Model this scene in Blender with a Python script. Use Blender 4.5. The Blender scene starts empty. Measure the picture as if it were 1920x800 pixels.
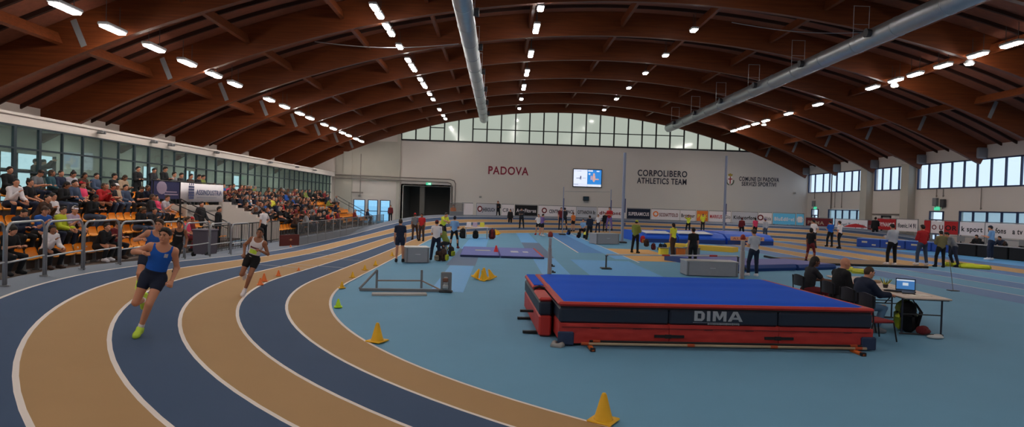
import bpy, math, random
import numpy as np
from mathutils import Matrix, Vector
random.seed(7)
R_ = math.radians
SC = bpy.context.scene
COL = SC.collection
# ------------------------------------------------------------------ camera
F, CH, YAW, PITCH, ROLL = 1150.0, 2.3, .0215, -.0161, .032
_f = np.array([math.sin(YAW)*math.cos(PITCH), math.cos(YAW)*math.cos(PITCH), math.sin(PITCH)])
_r0 = np.array([math.cos(YAW), -math.sin(YAW), 0.]); _u0 = np.cross(_r0, _f)
_r = math.cos(ROLL)*_r0 + math.sin(ROLL)*_u0
_u = -math.sin(ROLL)*_r0 + math.cos(ROLL)*_u0
cam = bpy.data.cameras.new('camera'); camo = bpy.data.objects.new('camera', cam); COL.objects.link(camo)
cam.sensor_width = 36; cam.lens = F/1920*36; cam.clip_start = .05; cam.clip_end = 800
camo.matrix_world = Matrix(((_r[0], _u[0], -_f[0], 0), (_r[1], _u[1], -_f[1], 0), (_r[2], _u[2], -_f[2], CH), (0, 0, 0, 1)))
SC.camera = camo
# ------------------------------------------------------------------ world, exposure
w = bpy.data.worlds.new('overcast'); SC.world = w; w.use_nodes = True
nt = w.node_tree; bg = nt.nodes['Background']
tc = nt.nodes.new('ShaderNodeTexCoord'); sx = nt.nodes.new('ShaderNodeSeparateXYZ'); rp = nt.nodes.new('ShaderNodeValToRGB')
nt.links.new(tc.outputs['Generated'], sx.inputs[0]); nt.links.new(sx.outputs['Z'], rp.inputs[0])
rp.color_ramp.elements[0].position = 0.0; rp.color_ramp.elements[0].color = (.60, .72, .84, 1)
rp.color_ramp.elements[1].position = .5; rp.color_ramp.elements[1].color = (.72, .86, 1.0, 1)
nt.links.new(rp.outputs[0], bg.inputs[0]); bg.inputs[1].default_value = 1.45
SC.view_settings.view_transform = 'Standard'; SC.view_settings.look = 'None'
SC.view_settings.exposure = 0.0; SC.view_settings.gamma = 1.0; SC.view_settings.use_curve_mapping = False
LAMP_E = 74.0          # luminaire brightness
SC.cycles.use_denoising = True
SC.cycles.max_bounces = 6; SC.cycles.diffuse_bounces = 3; SC.cycles.transparent_max_bounces = 12
SC.cycles.sample_clamp_indirect = 4.0
# ------------------------------------------------------------------ pixel helpers (where things stand)
def pray(px, py): return _f + (px-960)/F*_r - (py-400)/F*_u
def at(px, py, z=0.):
    d = pray(px, py); t = (z-CH)/d[2]; return (t*d[0], t*d[1], z)
def atX(px, py, x):
    d = pray(px, py); t = x/d[0]; return (x, t*d[1], CH+t*d[2])
def atY(px, py, y):
    d = pray(px, py); t = y/d[1]; return (t*d[0], y, CH+t*d[2])
# ------------------------------------------------------------------ materials
def lin(c): c = c/255.; return c/12.92 if c <= .04045 else ((c+.055)/1.055)**2.4
def rgb(r, g, b, k=1.): return tuple(min(.92, lin(v)*k) for v in (r, g, b))
_mc = {}
def mat(name, col, rough=.6, noise=0., scale=8., metal=0., emit=0., spec=.4, bump=0.):
    if name in _mc: return _mc[name]
    m = bpy.data.materials.new(name); m.use_nodes = True; n = m.node_tree.nodes; l = m.node_tree.links
    b = n['Principled BSDF']; b.inputs['Base Color'].default_value = (*col, 1); b.inputs['Roughness'].default_value = rough
    b.inputs['Metallic'].default_value = metal; b.inputs['Specular IOR Level'].default_value = spec
    m.diffuse_color = (*col, 1)
    if noise or bump:
        t = n.new('ShaderNodeTexCoord'); x = n.new('ShaderNodeTexNoise'); x.inputs['Scale'].default_value = scale; x.inputs['Detail'].default_value = 5
        l.new(t.outputs['Object'], x.inputs['Vector'])
        if noise:
            mx = n.new('ShaderNodeMixRGB'); mx.inputs[1].default_value = (*[c*(1-noise) for c in col], 1); mx.inputs[2].default_value = (*[min(1, c*(1+noise)) for c in col], 1)
            l.new(x.outputs['Fac'], mx.inputs[0]); l.new(mx.outputs[0], b.inputs['Base Color'])
        if bump:
            bp = n.new('ShaderNodeBump'); bp.inputs['Strength'].default_value = bump; bp.inputs['Distance'].default_value = .02
            l.new(x.outputs['Fac'], bp.inputs['Height']); l.new(bp.outputs[0], b.inputs['Normal'])
    if emit:
        b.inputs['Emission Color'].default_value = (*col, 1); b.inputs['Emission Strength'].default_value = emit
    _mc[name] = m; return m
def wood(name, c1, c2, rough=.45):
    if name in _mc: return _mc[name]
    m = mat(name, c1, rough, spec=.35); n = m.node_tree.nodes; l = m.node_tree.links; b = n['Principled BSDF']
    t = n.new('ShaderNodeTexCoord'); mp = n.new('ShaderNodeMapping'); mp.inputs['Scale'].default_value = (.25, 3, 6)
    x = n.new('ShaderNodeTexNoise'); x.inputs['Scale'].default_value = 2.2; x.inputs['Detail'].default_value = 8; x.inputs['Distortion'].default_value = .6
    cr = n.new('ShaderNodeValToRGB'); cr.color_ramp.elements[0].color = (*c1, 1); cr.color_ramp.elements[1].color = (*c2, 1)
    cr.color_ramp.elements[0].position = .35; cr.color_ramp.elements[1].position = .7
    l.new(t.outputs['Object'], mp.inputs[0]); l.new(mp.outputs[0], x.inputs['Vector']); l.new(x.outputs['Fac'], cr.inputs[0]); l.new(cr.outputs[0], b.inputs['Base Color'])
    return m
def glass(name, tint, gloss=.08, alpha=.0):
    if name in _mc: return _mc[name]
    m = bpy.data.materials.new(name); m.use_nodes = True; n = m.node_tree.nodes; l = m.node_tree.links
    n.remove(n['Principled BSDF']); o = n['Material Output']
    t = n.new('ShaderNodeBsdfTransparent'); t.inputs[0].default_value = (*tint, 1)
    g = n.new('ShaderNodeBsdfGlossy'); g.inputs['Roughness'].default_value = .03; g.inputs[0].default_value = (.8, .9, .95, 1)
    d = n.new('ShaderNodeBsdfDiffuse'); d.inputs[0].default_value = (*[c*.6 for c in tint], 1)
    a = n.new('ShaderNodeMixShader'); a.inputs[0].default_value = gloss; l.new(t.outputs[0], a.inputs[1]); l.new(g.outputs[0], a.inputs[2])
    c = n.new('ShaderNodeMixShader'); c.inputs[0].default_value = alpha; l.new(a.outputs[0], c.inputs[1]); l.new(d.outputs[0], c.inputs[2])
    l.new(c.outputs[0], o.inputs[0]); _mc[name] = m; return m
def frosted(name, tint):
    m = bpy.data.materials.new(name); m.use_nodes = True; n = m.node_tree.nodes; l = m.node_tree.links
    n.remove(n['Principled BSDF']); o = n['Material Output']
    t = n.new('ShaderNodeBsdfTranslucent'); t.inputs[0].default_value = (*tint, 1)
    g = n.new('ShaderNodeBsdfGlossy'); g.inputs['Roughness'].default_value = .12
    a = n.new('ShaderNodeMixShader'); a.inputs[0].default_value = .06; l.new(t.outputs[0], a.inputs[1]); l.new(g.outputs[0], a.inputs[2]); l.new(a.outputs[0], o.inputs[0])
    return m
K = 2.2       # albedo of a thing from its pixel colour in the photo
M = {}
def C(name, r, g, b, rough=.7, noise=.0, k=K, **kw):
    return mat(name, rgb(r, g, b, k), rough, noise, **kw)
floor_m = C('infield_blue', 78, 115, 138, .7, .06, scale=.8, spec=.2)
lane_blue = C('lane_blue', 46, 60, 82, .75, .05, scale=1., spec=.15)
lane_tan = C('lane_tan', 130, 102, 70, .75, .05, scale=1., spec=.15)
line_m = C('line_white', 172, 162, 156, .6)
strip_lb = C('strip_light_blue', 72, 124, 166, .55, .05)
strip_db = C('strip_dark_blue', 58, 84, 122, .55, .05)
patch_gb = C('patch_grey_blue', 60, 78, 104, .55, .05)
run_bl = C('runway_blue', 54, 98, 146, .55, .05)
tan2 = C('tan_mat', 162, 122, 74, .7, .06)
apron_m = C('apron_grey', 82, 88, 98, .7, .06, scale=.6)
wall_w = C('wall_white', 158, 149, 142, .85, .03, scale=.4, k=2.0)
wall_c = C('wall_concrete', 140, 134, 124, .9, .12, scale=.5, k=1.9)
stair_c = C('stand_concrete', 70, 60, 55, .9, .1, scale=1.5)
beam_m = wood('glulam', rgb(84, 39, 17, 1.3), rgb(104, 51, 23, 1.3))
deck_m = wood('deck_wood', rgb(88, 50, 36, 2.2), rgb(98, 56, 40, 2.2), .7)
joist_m = C('joist_wood', 42, 20, 12, .8, k=1.6)
black_m = mat('black_frame', (.012, .012, .014), .5)
blue_fr = mat('blue_frame', (.02, .035, .10), .4)
steel = mat('galvanised_steel', (.42, .42, .44), .38, metal=.7)
alu = mat('aluminium', (.55, .54, .53), .4, metal=.6)
greym = mat('grey_metal', (.22, .22, .23), .5, .08)
darkm = mat('dark_metal', (.05, .05, .055), .5)
duct_m = mat('duct_steel', (.45, .47, .49), .35, .1, 3., metal=.75)
orange = C('seat_orange', 176, 108, 22, .5, k=2.0)
skin_a = C('skin_light', 150, 104, 82, .55); skin_b = C('skin_tan', 116, 76, 56, .55); skin_c = C('skin_dark', 84, 54, 40, .55)
hair_d = mat('hair_dark', (.018, .012, .01), .6); hair_b = mat('hair_brown', (.06, .035, .02), .6); hair_g = mat('hair_grey', (.3, .29, .28), .6); hair_r = mat('hair_auburn', (.16, .05, .02), .6)
def cloth(nm, r, g, b, k=K): return C('cloth_'+nm, r, g, b, .85, .06, k=k, scale=14.)
CL = dict(black=cloth('black', 15, 15, 18), charcoal=cloth('charcoal', 29, 29, 33), navy=cloth('navy', 20, 26, 42), blue=cloth('blue', 26, 62, 122), royal=cloth('royal', 16, 66, 140),
  teal=cloth('teal', 30, 56, 64), grey=cloth('grey', 86, 88, 92), lgrey=cloth('light_grey', 138, 138, 144), white=cloth('white', 170, 164, 166), red=cloth('red', 132, 24, 28), dred=cloth('dark_red', 80, 22, 26),
  pink=cloth('pink', 176, 50, 80), lime=cloth('lime', 150, 158, 40), olive=cloth('olive', 88, 96, 42), yellow=cloth('yellow', 178, 168, 60), jeans=cloth('jeans', 62, 86, 108), denim=cloth('denim', 46, 56, 74),
  camo=cloth('camo', 92, 84, 56), purple=cloth('purple', 86, 66, 110), lblue=cloth('light_blue', 92, 124, 158), brown=cloth('brown', 50, 35, 28), beige=cloth('beige', 134, 114, 94), lilac=cloth('lilac', 138, 124, 142), neon=cloth('neon', 150, 190, 60), orangec=cloth('orange', 182, 92, 40), hiviz=cloth('hiviz', 172, 176, 50))
# ------------------------------------------------------------------ object helpers
def link(o, parent=None):
    COL.objects.link(o)
    if parent is not None: o.parent = parent
    return o
def tag(o, label=None, cat=None, group=None, kind=None):
    if label: o['label'] = label
    if cat: o['category'] = cat
    if group: o['group'] = group
    if kind: o['kind'] = kind
    return o
def empty(name, loc=(0, 0, 0), rz=0., label=None, cat=None, group=None):
    o = bpy.data.objects.new(name, None); o.empty_display_size = .2; o.location = loc; o.rotation_euler = (0, 0, rz); link(o); return tag(o, label, cat, group)
class MB:
    def __init__(s): s.v = []; s.f = []; s.m = []
    def add(s, vs, fs, mi=0):
        b = len(s.v); s.v += [tuple(map(float, q)) for q in vs]
        for q in fs: s.f.append(tuple(b+i for i in q)); s.m.append(mi)
        return s
    def box(s, c, d, mi=0, rz=0., rot=None):
        x, y, z = d[0]/2, d[1]/2, d[2]/2; P = [(a*x, b*y, e*z) for a in (-1, 1) for b in (-1, 1) for e in (-1, 1)]
        A = rot if rot is not None else Matrix.Rotation(rz, 3, 'Z')
        P = [tuple(Vector(c)+A@Vector(q)) for q in P]
        return s.add(P, [(0, 1, 3, 2), (4, 6, 7, 5), (0, 4, 5, 1), (2, 3, 7, 6), (0, 2, 6, 4), (1, 5, 7, 3)], mi)
    def bbox(s, c, d, e=.02, mi=0, rz=0.):            # bevelled box
        x, y, z = d[0]/2, d[1]/2, d[2]/2; e = min(e, x*.9, y*.9, z*.9); V = []; A = Matrix.Rotation(rz, 3, 'Z')
        idx = {}
        for a in (-1, 1):
            for b in (-1, 1):
                for g in (-1, 1):
                    for k in range(3):
                        q = [a*(x-e), b*(y-e), g*(z-e)]; q[k] = (a*x, b*y, g*z)[k]
                        idx[a, b, g, k] = len(V); V.append(tuple(Vector(c)+A@Vector(q)))
        Fs = []
        for k in range(3):
            o1, o2 = [i for i in range(3) if i != k]
            for sg in (-1, 1):
                q = []
                for (p1, p2) in ((-1, -1), (1, -1), (1, 1), (-1, 1)):
                    t = [0, 0, 0]; t[k] = sg; t[o1] = p1; t[o2] = p2; q.append(idx[(*t, k)])
                Fs.append(tuple(q if sg*(1 if k != 1 else -1) > 0 else q[::-1]))
        for k in range(3):
            o1, o2 = [i for i in range(3) if i != k]
            for p1 in (-1, 1):
                for p2 in (-1, 1):
                    a = [0, 0, 0]; b = [0, 0, 0]; a[k] = -1; b[k] = 1; a[o1] = b[o1] = p1; a[o2] = b[o2] = p2
                    Fs.append((idx[(*a, o1)], idx[(*b, o1)], idx[(*b, o2)], idx[(*a, o2)]))
        for a in (-1, 1):
            for b in (-1, 1):
                for g in (-1, 1): Fs.append((idx[a, b, g, 0], idx[a, b, g, 1], idx[a, b, g, 2]))
        return s.add(V, Fs, mi)
    def cyl(s, p, q, r, r2=None, n=8, mi=0, cap=True):
        p = Vector(p); q = Vector(q); r2 = r if r2 is None else r2; d = (q-p)
        if d.length < 1e-6: return s
        d.normalize(); u = d.orthogonal().normalized(); w_ = d.cross(u)
        V = []
        for k in range(n):
            a = 2*math.pi*k/n; o = math.cos(a)*u+math.sin(a)*w_; V.append(tuple(p+o*r)); V.append(tuple(q+o*r2))
        Fs = [(2*k, 2*((k+1) % n), 2*((k+1) % n)+1, 2*k+1) for k in range(n)]
        if cap: Fs += [tuple(2*k for k in range(n))[::-1], tuple(2*k+1 for k in range(n))]
        return s.add(V, Fs, mi)
    def tube(s, pts, r, n=8, mi=0):
        pts = [Vector(p) for p in pts]; V = []; u = None
        for i, p in enumerate(pts):
            d = (pts[min(i+1, len(pts)-1)]-pts[max(i-1, 0)]).normalized()
            u = d.orthogonal().normalized() if u is None else (u-d*u.dot(d)).normalized()
            w_ = d.cross(u); rr = r[i] if isinstance(r, (list, tuple)) else r
            for k in range(n): a = 2*math.pi*k/n; V.append(tuple(p+(math.cos(a)*u+math.sin(a)*w_)*rr))
        Fs = []
        for i in range(len(pts)-1):
            for k in range(n): Fs.append((i*n+k, i*n+(k+1) % n, (i+1)*n+(k+1) % n, (i+1)*n+k))
        Fs += [tuple(range(n))[::-1], tuple((len(pts)-1)*n+k for k in range(n))]
        return s.add(V, Fs, mi)
    def lathe(s, prof, c=(0, 0, 0), n=14, mi=0):
        V = []; Fs = []
        for (r, z) in prof:
            for k in range(n): a = 2*math.pi*k/n; V.append((c[0]+r*math.cos(a), c[1]+r*math.sin(a), c[2]+z))
        for i in range(len(prof)-1):
            for k in range(n): Fs.append((i*n+k, i*n+(k+1) % n, (i+1)*n+(k+1) % n, (i+1)*n+k))
        Fs += [tuple(range(n))[::-1], tuple((len(prof)-1)*n+k for k in range(n))]
        return s.add(V, Fs, mi)
    def ball(s, c, r, mi=0, n=12):
        rr = r if isinstance(r, (tuple, list)) else (r, r, r); V = []; Fs = []
        for i in range(n//2+1):
            t = math.pi*i/(n//2)
            for k in range(n): a = 2*math.pi*k/n; V.append((c[0]+rr[0]*math.sin(t)*math.cos(a), c[1]+rr[1]*math.sin(t)*math.sin(a), c[2]+rr[2]*math.cos(t)))
        for i in range(n//2):
            for k in range(n): Fs.append((i*n+k, (i+1)*n+k, (i+1)*n+(k+1) % n, i*n+(k+1) % n))
        return s.add(V, Fs, mi)
    def prism(s, poly, ax, a, b, mi=0):               # polygon in the two other axes, from a to b along ax
        n = len(poly); V = []
        for t in (a, b):
            for (p, q) in poly: V.append({0: (t, p, q), 1: (p, t, q), 2: (p, q, t)}[ax])
        Fs = [(k, (k+1) % n, n+(k+1) % n, n+k) for k in range(n)]+[tuple(range(n))[::-1], tuple(range(n, 2*n))]
        return s.add(V, Fs, mi)
    def mesh(s, name, ms, smooth=False):
        me = bpy.data.meshes.new(name); me.from_pydata(s.v, [], s.f)
        for m in (ms if isinstance(ms, (list, tuple)) else [ms]): me.materials.append(m)
        if any(s.m): me.polygons.foreach_set('material_index', s.m)
        if smooth: me.polygons.foreach_set('use_smooth', [True]*len(s.f))
        me.update(); return me
    def build(s, name, ms, parent=None, smooth=False, loc=None, rz=0.):
        o = bpy.data.objects.new(name, s.mesh(name, ms, smooth))
        if loc is not None: o.location = loc; o.rotation_euler = (0, 0, rz)
        return link(o, parent)
def struct(name, mb, ms, label=None, smooth=False):
    o = mb.build(name, ms, None, smooth); return tag(o, label, None, None, 'structure')
def copytree(o, parent=None):
    c = o.copy(); COL.objects.link(c)
    if parent is not None: c.parent = parent
    for ch in list(o.children): copytree(ch, c)
    return c
def place(o, loc, rz=0., label=None, group=None):
    o.location = loc; o.rotation_euler = (0, 0, rz)
    if label: o['label'] = label
    if group: o['group'] = group
    return o
def text(name, body, size, loc, rot, m, parent=None, width=None, ext=.004, align='LEFT', bold=.0, sy=1.):
    cu = bpy.data.curves.new(name, 'FONT'); cu.body = body; cu.size = size; cu.extrude = ext; cu.align_x = align; cu.align_y = 'BOTTOM_BASELINE'; cu.offset = bold; cu.space_character = 1.12
    o = bpy.data.objects.new(name, cu); o.data.materials.append(m); link(o, parent)
    bpy.context.view_layer.update()
    me = bpy.data.meshes.new_from_object(o.evaluated_get(bpy.context.evaluated_depsgraph_get()))
    w0 = max(v.co.x for v in me.vertices)-min(v.co.x for v in me.vertices)
    o2 = bpy.data.objects.new(name, me); link(o2, parent)
    k = (width/w0) if width else 1.
    o2.location = loc; o2.rotation_euler = rot; o2.scale = (k, sy, 1)
    bpy.data.objects.remove(o); o2.name = name
    return o2
# ------------------------------------------------------------------ track geometry
XS, RI, CYN, LW, NL, BANK = -4.03, 13.02, 16.8, .865, 6, .101
CXN = XS+RI; RF = 16.0; CXF = XS+RF; CYF = 36.0
def sstep(t): t = min(1, max(0, t)); return t*t*(3-2*t)
def bankz(x, y):                                       # height of the track surface
    if y < 28.5 and x < CXN+20:
        dy = y-CYN; rad = (CXN-x) if dy > 0 else math.hypot(x-CXN, dy)
        return BANK*min(max(rad-RI, 0), 6.2)*sstep((11.6-dy)/18.8)
    if y > CYF-4:
        dy = y-CYF; rad = (CXF-x) if dy < 0 else math.hypot(x-CXF, dy)
        return .205*min(max(rad-RF, 0), 6.0)*sstep((dy-1)/14.)
    return 0.
def att(px, py):                                       # pixel -> point on the banked track
    z = 0.
    for _ in range(40): p = at(px, py, z); z = .5*z+.5*bankz(p[0], p[1])
    return at(px, py, z)
def path(off):                                         # centreline points at lateral offset off from the inner edge, near bend -> left straight -> far bend
    P = []
    for k in range(0, 97): a = R_(372-k*2.0); P.append((CXN+(RI+off)*math.cos(a), CYN+(RI+off)*math.sin(a))) if a > math.pi else None
    P = [p for p in P if p]
    for k in range(0, 25): P.append((XS-off, CYN+(CYF-CYN)*k/24))
    for k in range(1, 82): a = R_(180-k*2.0); P.append((CXF+(RF+off)*math.cos(a), CYF+(RF+off)*math.sin(a)))
    return P
# ------------------------------------------------------------------ floor and track
WX0, WX1, WY0, WY1 = -21.0, 33.0, -3.0, 65.0
m = MB(); m.add([(-24, -14, 0), (36, -14, 0), (36, 68, 0), (-24, 68, 0)], [(0, 1, 2, 3)]); struct('floor', m, floor_m, 'light blue synthetic infield floor of the sports hall')
m = MB(); m.box((5, 30, -.4), (400, 400, .2)); struct('ground_outside', m, C('outside_paving', 150, 155, 158, .9, .1))
def patch(name, x0, x1, y0, y1, ma, z=.004):
    m = MB(); m.add([(x0, y0, z), (x1, y0, z), (x1, y1, z), (x0, y1, z)], [(0, 1, 2, 3)]); return struct(name, m, ma)
patch('floor_marking', -1.7, -.84, 15.6, 22.2, strip_lb); patch('floor_marking', -1.8, -.6, 30.2, 41, strip_lb); patch('floor_marking', 1.4, 2.4, 36.6, 49, strip_lb)
patch('floor_marking', -1.85, -.8, 22.2, 30.2, patch_gb); patch('floor_marking', 1.4, 2.45, 26.4, 36.6, patch_gb); patch('floor_marking', 1.5, 2.45, 18, 26.4, strip_lb, .003)
patch('floor_marking', 3.98, 5.2, 30, 51, run_bl); patch('floor_marking', 5.2, 5.9, 27, 51, strip_lb)
patch('floor_marking', 3.9, 3.98, 29.9, 51, line_m, .006); patch('floor_marking', 5.9, 5.97, 25.5, 51, line_m, .006)
patch('floor_marking', 3.1, 5.6, 19, 26, strip_lb, .003); patch('floor_marking', 5.99, 8.3, 26.3, 33.6, tan2)
for x0, x1 in ((14.45, 15.9), (17.45, 19.0), (21.1, 22.6), (24.5, 26.1)): patch('floor_marking', x0, x1, 6, 47, strip_db)
for x0, x1 in ((15.9, 17.45), (19.0, 21.1), (22.6, 24.5)): patch('floor_marking', x0, x1, 28.2 if x0 < 22 else 12, 47, lane_tan)
for x in (15.9, 17.45, 19.0, 21.1): patch('floor_marking', x-.03, x+.03, 6, 47, line_m, .007)
patch('floor_marking', 26.1, 33, 20, 64, strip_lb)
patch('floor_marking', 9.5, 14.3, 36, 45, strip_lb)
m = MB(); offs = [0]
for i in range(NL): offs += [i*LW+.055, (i+1)*LW-.0]
offs += [NL*LW+.055, NL*LW+.7]
rows = [path(o) for o in offs]; n = len(rows[0])
ms = [line_m, lane_tan, lane_blue, apron_m]
for j in range(len(offs)-1):
    mi = 0 if j % 2 == 0 else (3 if j == len(offs)-2 else (1 if (j//2) % 2 == 0 else 2))
    for i in range(n-1):
        q = []
        for (rj, ii) in ((j, i), (j+1, i), (j+1, i+1), (j, i+1)):
            x, y = rows[rj][ii]; q.append((x, y, .012+bankz(x, y)))
        m.add(q, [(0, 3, 2, 1)], mi)
for i in range(n-1):
    a, b = rows[-1][i], rows[-1][i+1]
    m.add([(*a, .012+bankz(*a)), (*b, .012+bankz(*b)), (*b, -.02), (*a, -.02)], [(0, 1, 2, 3)], 3)
o = struct('running_track_floor', m, ms, 'banked oval running track with six tan and dark blue lanes and white lines')
patch('floor_apron', -13.0, -9.8, 10, 60, apron_m, .003)
# relay zone marks across the lanes of the left straight
for (x0, x1, y) in ((-7.5, -5.8, 19.0), (-6.6, -4.95, 19.9), (-6.6, -5.0, 22.6), (-7.5, -5.8, 24.2), (-9.0, -5.8, 26.8)):
    m = MB(); k = 8; pts = [(x0+(x1-x0)*i/k, y) for i in range(k+1)]
    for i in range(k):
        a, b = pts[i], pts[i+1]; m.add([(a[0], a[1]-.03, bankz(*a)+.016), (b[0], b[1]-.03, bankz(*b)+.016), (b[0], b[1]+.03, bankz(*b)+.016), (a[0], a[1]+.03, bankz(*a)+.016)], [(0, 1, 2, 3)])
    struct('floor_marking', m, C('faded_line', 120, 118, 122))
# ------------------------------------------------------------------ roof
ACX, AR, AZ = 7.0, 57.0, 12.07
def arch(x): return AZ-(AR-math.sqrt(AR*AR-(x-ACX)**2))
XL, XR = -22.0, 32.6
beamY = [65.0-5.96*k for k in range(11)]
NSEG = 40; xs = [XL+(XR-XL)*i/NSEG for i in range(NSEG+1)]
BD, BW = 1.35, .24
def arch_strip(mb, off0, off1, y0, y1, mi=0):
    V = []
    for x in xs:
        dx = (x-ACX)/AR; nx, nz = dx, math.sqrt(1-dx*dx)
        for off in (off0, off1):
            for y in (y0, y1): V.append((x+nx*off, y, arch(x)+nz*off))
    Fs = []
    for i in range(NSEG):
        a, b = 4*i, 4*(i+1); Fs += [(a, b, b+1, a+1), (a+2, a+3, b+3, b+2), (a, a+2, b+2, b), (a+1, b+1, b+3, a+3)]
    Fs += [(0, 1, 3, 2), (4*NSEG, 4*NSEG+2, 4*NSEG+3, 4*NSEG+1)]
    return mb.add(V, Fs, mi)
proto = None
for k, y in enumerate(beamY):
    if proto is None:
        m = MB(); arch_strip(m, 0, BD, -BW/2, BW/2); proto = struct('roof_beam', m, beam_m, 'curved glued timber roof beam spanning the hall')
        s = MB()
        for x in (-15.5, 28.2):
            dx = (x-ACX)/AR; ang = -math.asin(dx)
            s.box((x+dx*.65, 0, arch(x)+.65), (.22, BW+.04, 1.05), 0, 0, Matrix.Rotation(-ang, 3, 'Y'))
        sp = s.build('splice_plate', greym, proto); o = proto
    else: o = copytree(proto)
    o.location = (0, y, 0)
m = MB(); arch_strip(m, BD+.02, BD+.22, -14.2, 65.3); struct('ceiling', m, deck_m, 'dark timber roof deck between the curved beams')
m = MB(); y = -3.0
while y < 64.8:
    if min(abs(y-b) for b in beamY) > .35: arch_strip(m, BD-.14, BD+.03, y-.05, y+.05)
    y += 1.19
struct('ceiling_joists', m, joist_m)
purX = (-16.2, -11.8, -7.5, -3.6, 1.5, 6.7, 10.8, 15.2, 19.5, 23.2, 27.2)
m = MB()
for x in purX:
    for k in range(len(beamY)-1):
        dx = (x-ACX)/AR; y0 = beamY[k+1]+BW/2; y1 = beamY[k]-BW/2; off = .5
        m.box((x+dx*(off+.22), (y0+y1)/2, arch(x)+off+.22), (.16, y1-y0, .44), 0, 0, Matrix.Rotation(math.asin(dx), 3, 'Y'))
struct('ceiling_beams_between', m, beam_m)
# ------------------------------------------------------------------ back wall with its gable window
GZ = 8.66                                            # sill of the gable window
def wall_poly():
    top = [(x, arch(x)+BD+.2) for x in np.linspace(-22, 33.3, 60)]
    return top
m = MB()
Yb = WY1
def quadwall(x0, x1, z0, z1, mi=0, y=Yb): m.add([(x0, y, z0), (x1, y, z0), (x1, y, z1), (x0, y, z1), (x0, y+.3, z0), (x1, y+.3, z0), (x1, y+.3, z1), (x0, y+.3, z1)], [(0, 1, 2, 3), (5, 4, 7, 6), (0, 4, 5, 1), (3, 2, 6, 7), (0, 3, 7, 4), (1, 5, 6, 2)], mi)
doors = [(-15.34, -14.11), (-13.83, -12.77), (-12.54, -11.48)]
quadwall(-10.48, -10.18, 0, GZ); quadwall(-10.18, -5.2, 3.85, GZ); quadwall(-5.2, 33.3, 0, GZ)
xx = -17.3
for a, b in doors: quadwall(xx, a, 0, 2.2); xx = b
quadwall(xx, -10.48, 0, 2.2); quadwall(-17.3, -10.48, 2.2, 8.2)
# parts above the sill, left and right of the window, following the arch
for xa, xb in ((-22, -10.5), (26.6, 33.3)):
    pts = [(x, arch(x)+.9) for x in np.linspace(xb, xa, 14)]
    z0 = GZ if xa > 0 else 0.
    if xa > 0: poly = [(xa, GZ-.0), (xb, GZ-3.)] + pts; poly = [(xa, GZ)]+[(x, max(z, GZ)) for x, z in pts[::-1] if z > GZ]; poly += [(poly[-1][0], GZ)]
    else: poly = [(-22, 8.2 if False else 5.0), (-17.3, 5.0), (-17.3, 8.2), (-10.5, 8.2)]+pts
    if len(poly) > 2: m.prism(poly, 1, Yb, Yb+.3)
quadwall(-22, -17.3, 0, 5.05)
struct('wall_back', m, wall_w, 'white end wall of the hall below the gable window')
m = MB(); m.box((-13.4, Yb-.03, 6.3), (5.2, .06, 4.2)); m.box((-16.4, Yb-.06, 4.5), (1.8, .12, 8.2)); m.box((-10.7, Yb-.10, 4.6), (.35, .2, 9.2)); m.box((-16.0, Yb-.14, 3.6), (.9, .28, 7.2))
struct('wall_back_concrete', m, wall_c, 'bare concrete pillars and panel at the end wall above the glazed doors')
# opening of the big doorway
m = MB(); m.box((-10.33, Yb+3, 1.95), (.2, 6, 3.9)); m.box((-5.05, Yb+3, 1.95), (.2, 6, 3.9)); m.box((-7.7, Yb+6, 1.95), (5.4, .2, 3.9)); m.box((-7.7, Yb+3, 3.95), (5.4, 6, .15)); m.box((-8.2, Yb+.6, 1.95), (.5, .5, 3.9))
struct('wall_storeroom', m, C('storeroom_grey', 70, 66, 62, .9))
# gable window
m = MB(); b = MB(); fr = []
mx = [-10.5+1.498*k for k in range(25)]+[26.6]
for k in range(len(mx)-1):
    x0, x1 = mx[k], mx[k+1]; t0, t1 = arch(x0)+.25, arch(x1)+.25
    if max(t0, t1) > GZ: b.add([(x0, Yb+.12, GZ), (x1, Yb+.12, GZ), (x1, Yb+.12, max(t1, GZ)), (x0, Yb+.12, max(t0, GZ))], [(0, 1, 2, 3)])
for x in mx:
    h = arch(x)+.25-GZ
    if h > .05: m.box((x, Yb+.05, GZ+h/2), (.13, .16, h))
m.box((8.05, Yb+.03, GZ), (37.1, .2, .16))
for k in range(len(mx)-1):
    x0, x1 = mx[k], mx[k+1]
    if 2 == k or (5 <= k <= 19): m.box(((x0+x1)/2, Yb+.05, 10.05), (x1-x0, .12, .09))
o = struct('window_1', m, black_m, 'long arched gable window of frosted greenish panes in black frames'); b.build('pane', frosted('frosted_green', (.53, .48, .35)), o)
# glazed doors in the back wall
for i, (x0, x1) in enumerate(doors):
    m = MB(); t = .07
    m.box((x0+t/2, Yb-.02, 1.1), (t, .12, 2.2)); m.box((x1-t/2, Yb-.02, 1.1), (t, .12, 2.2)); m.box(((x0+x1)/2, Yb-.02, 2.2), (x1-x0, .12, t)); m.box(((x0+x1)/2, Yb-.02, 1.05), (x1-x0, .12, t))
    o = struct('door_%d' % (i+1), m, blue_fr, 'blue framed glazed door in the end wall')
    g = MB(); g.box(((x0+x1)/2, Yb+.02, 1.1), (x1-x0-.1, .02, 2.1)); g.build('pane', glass('door_glass', (.62, .84, .95), .06), o)
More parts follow.
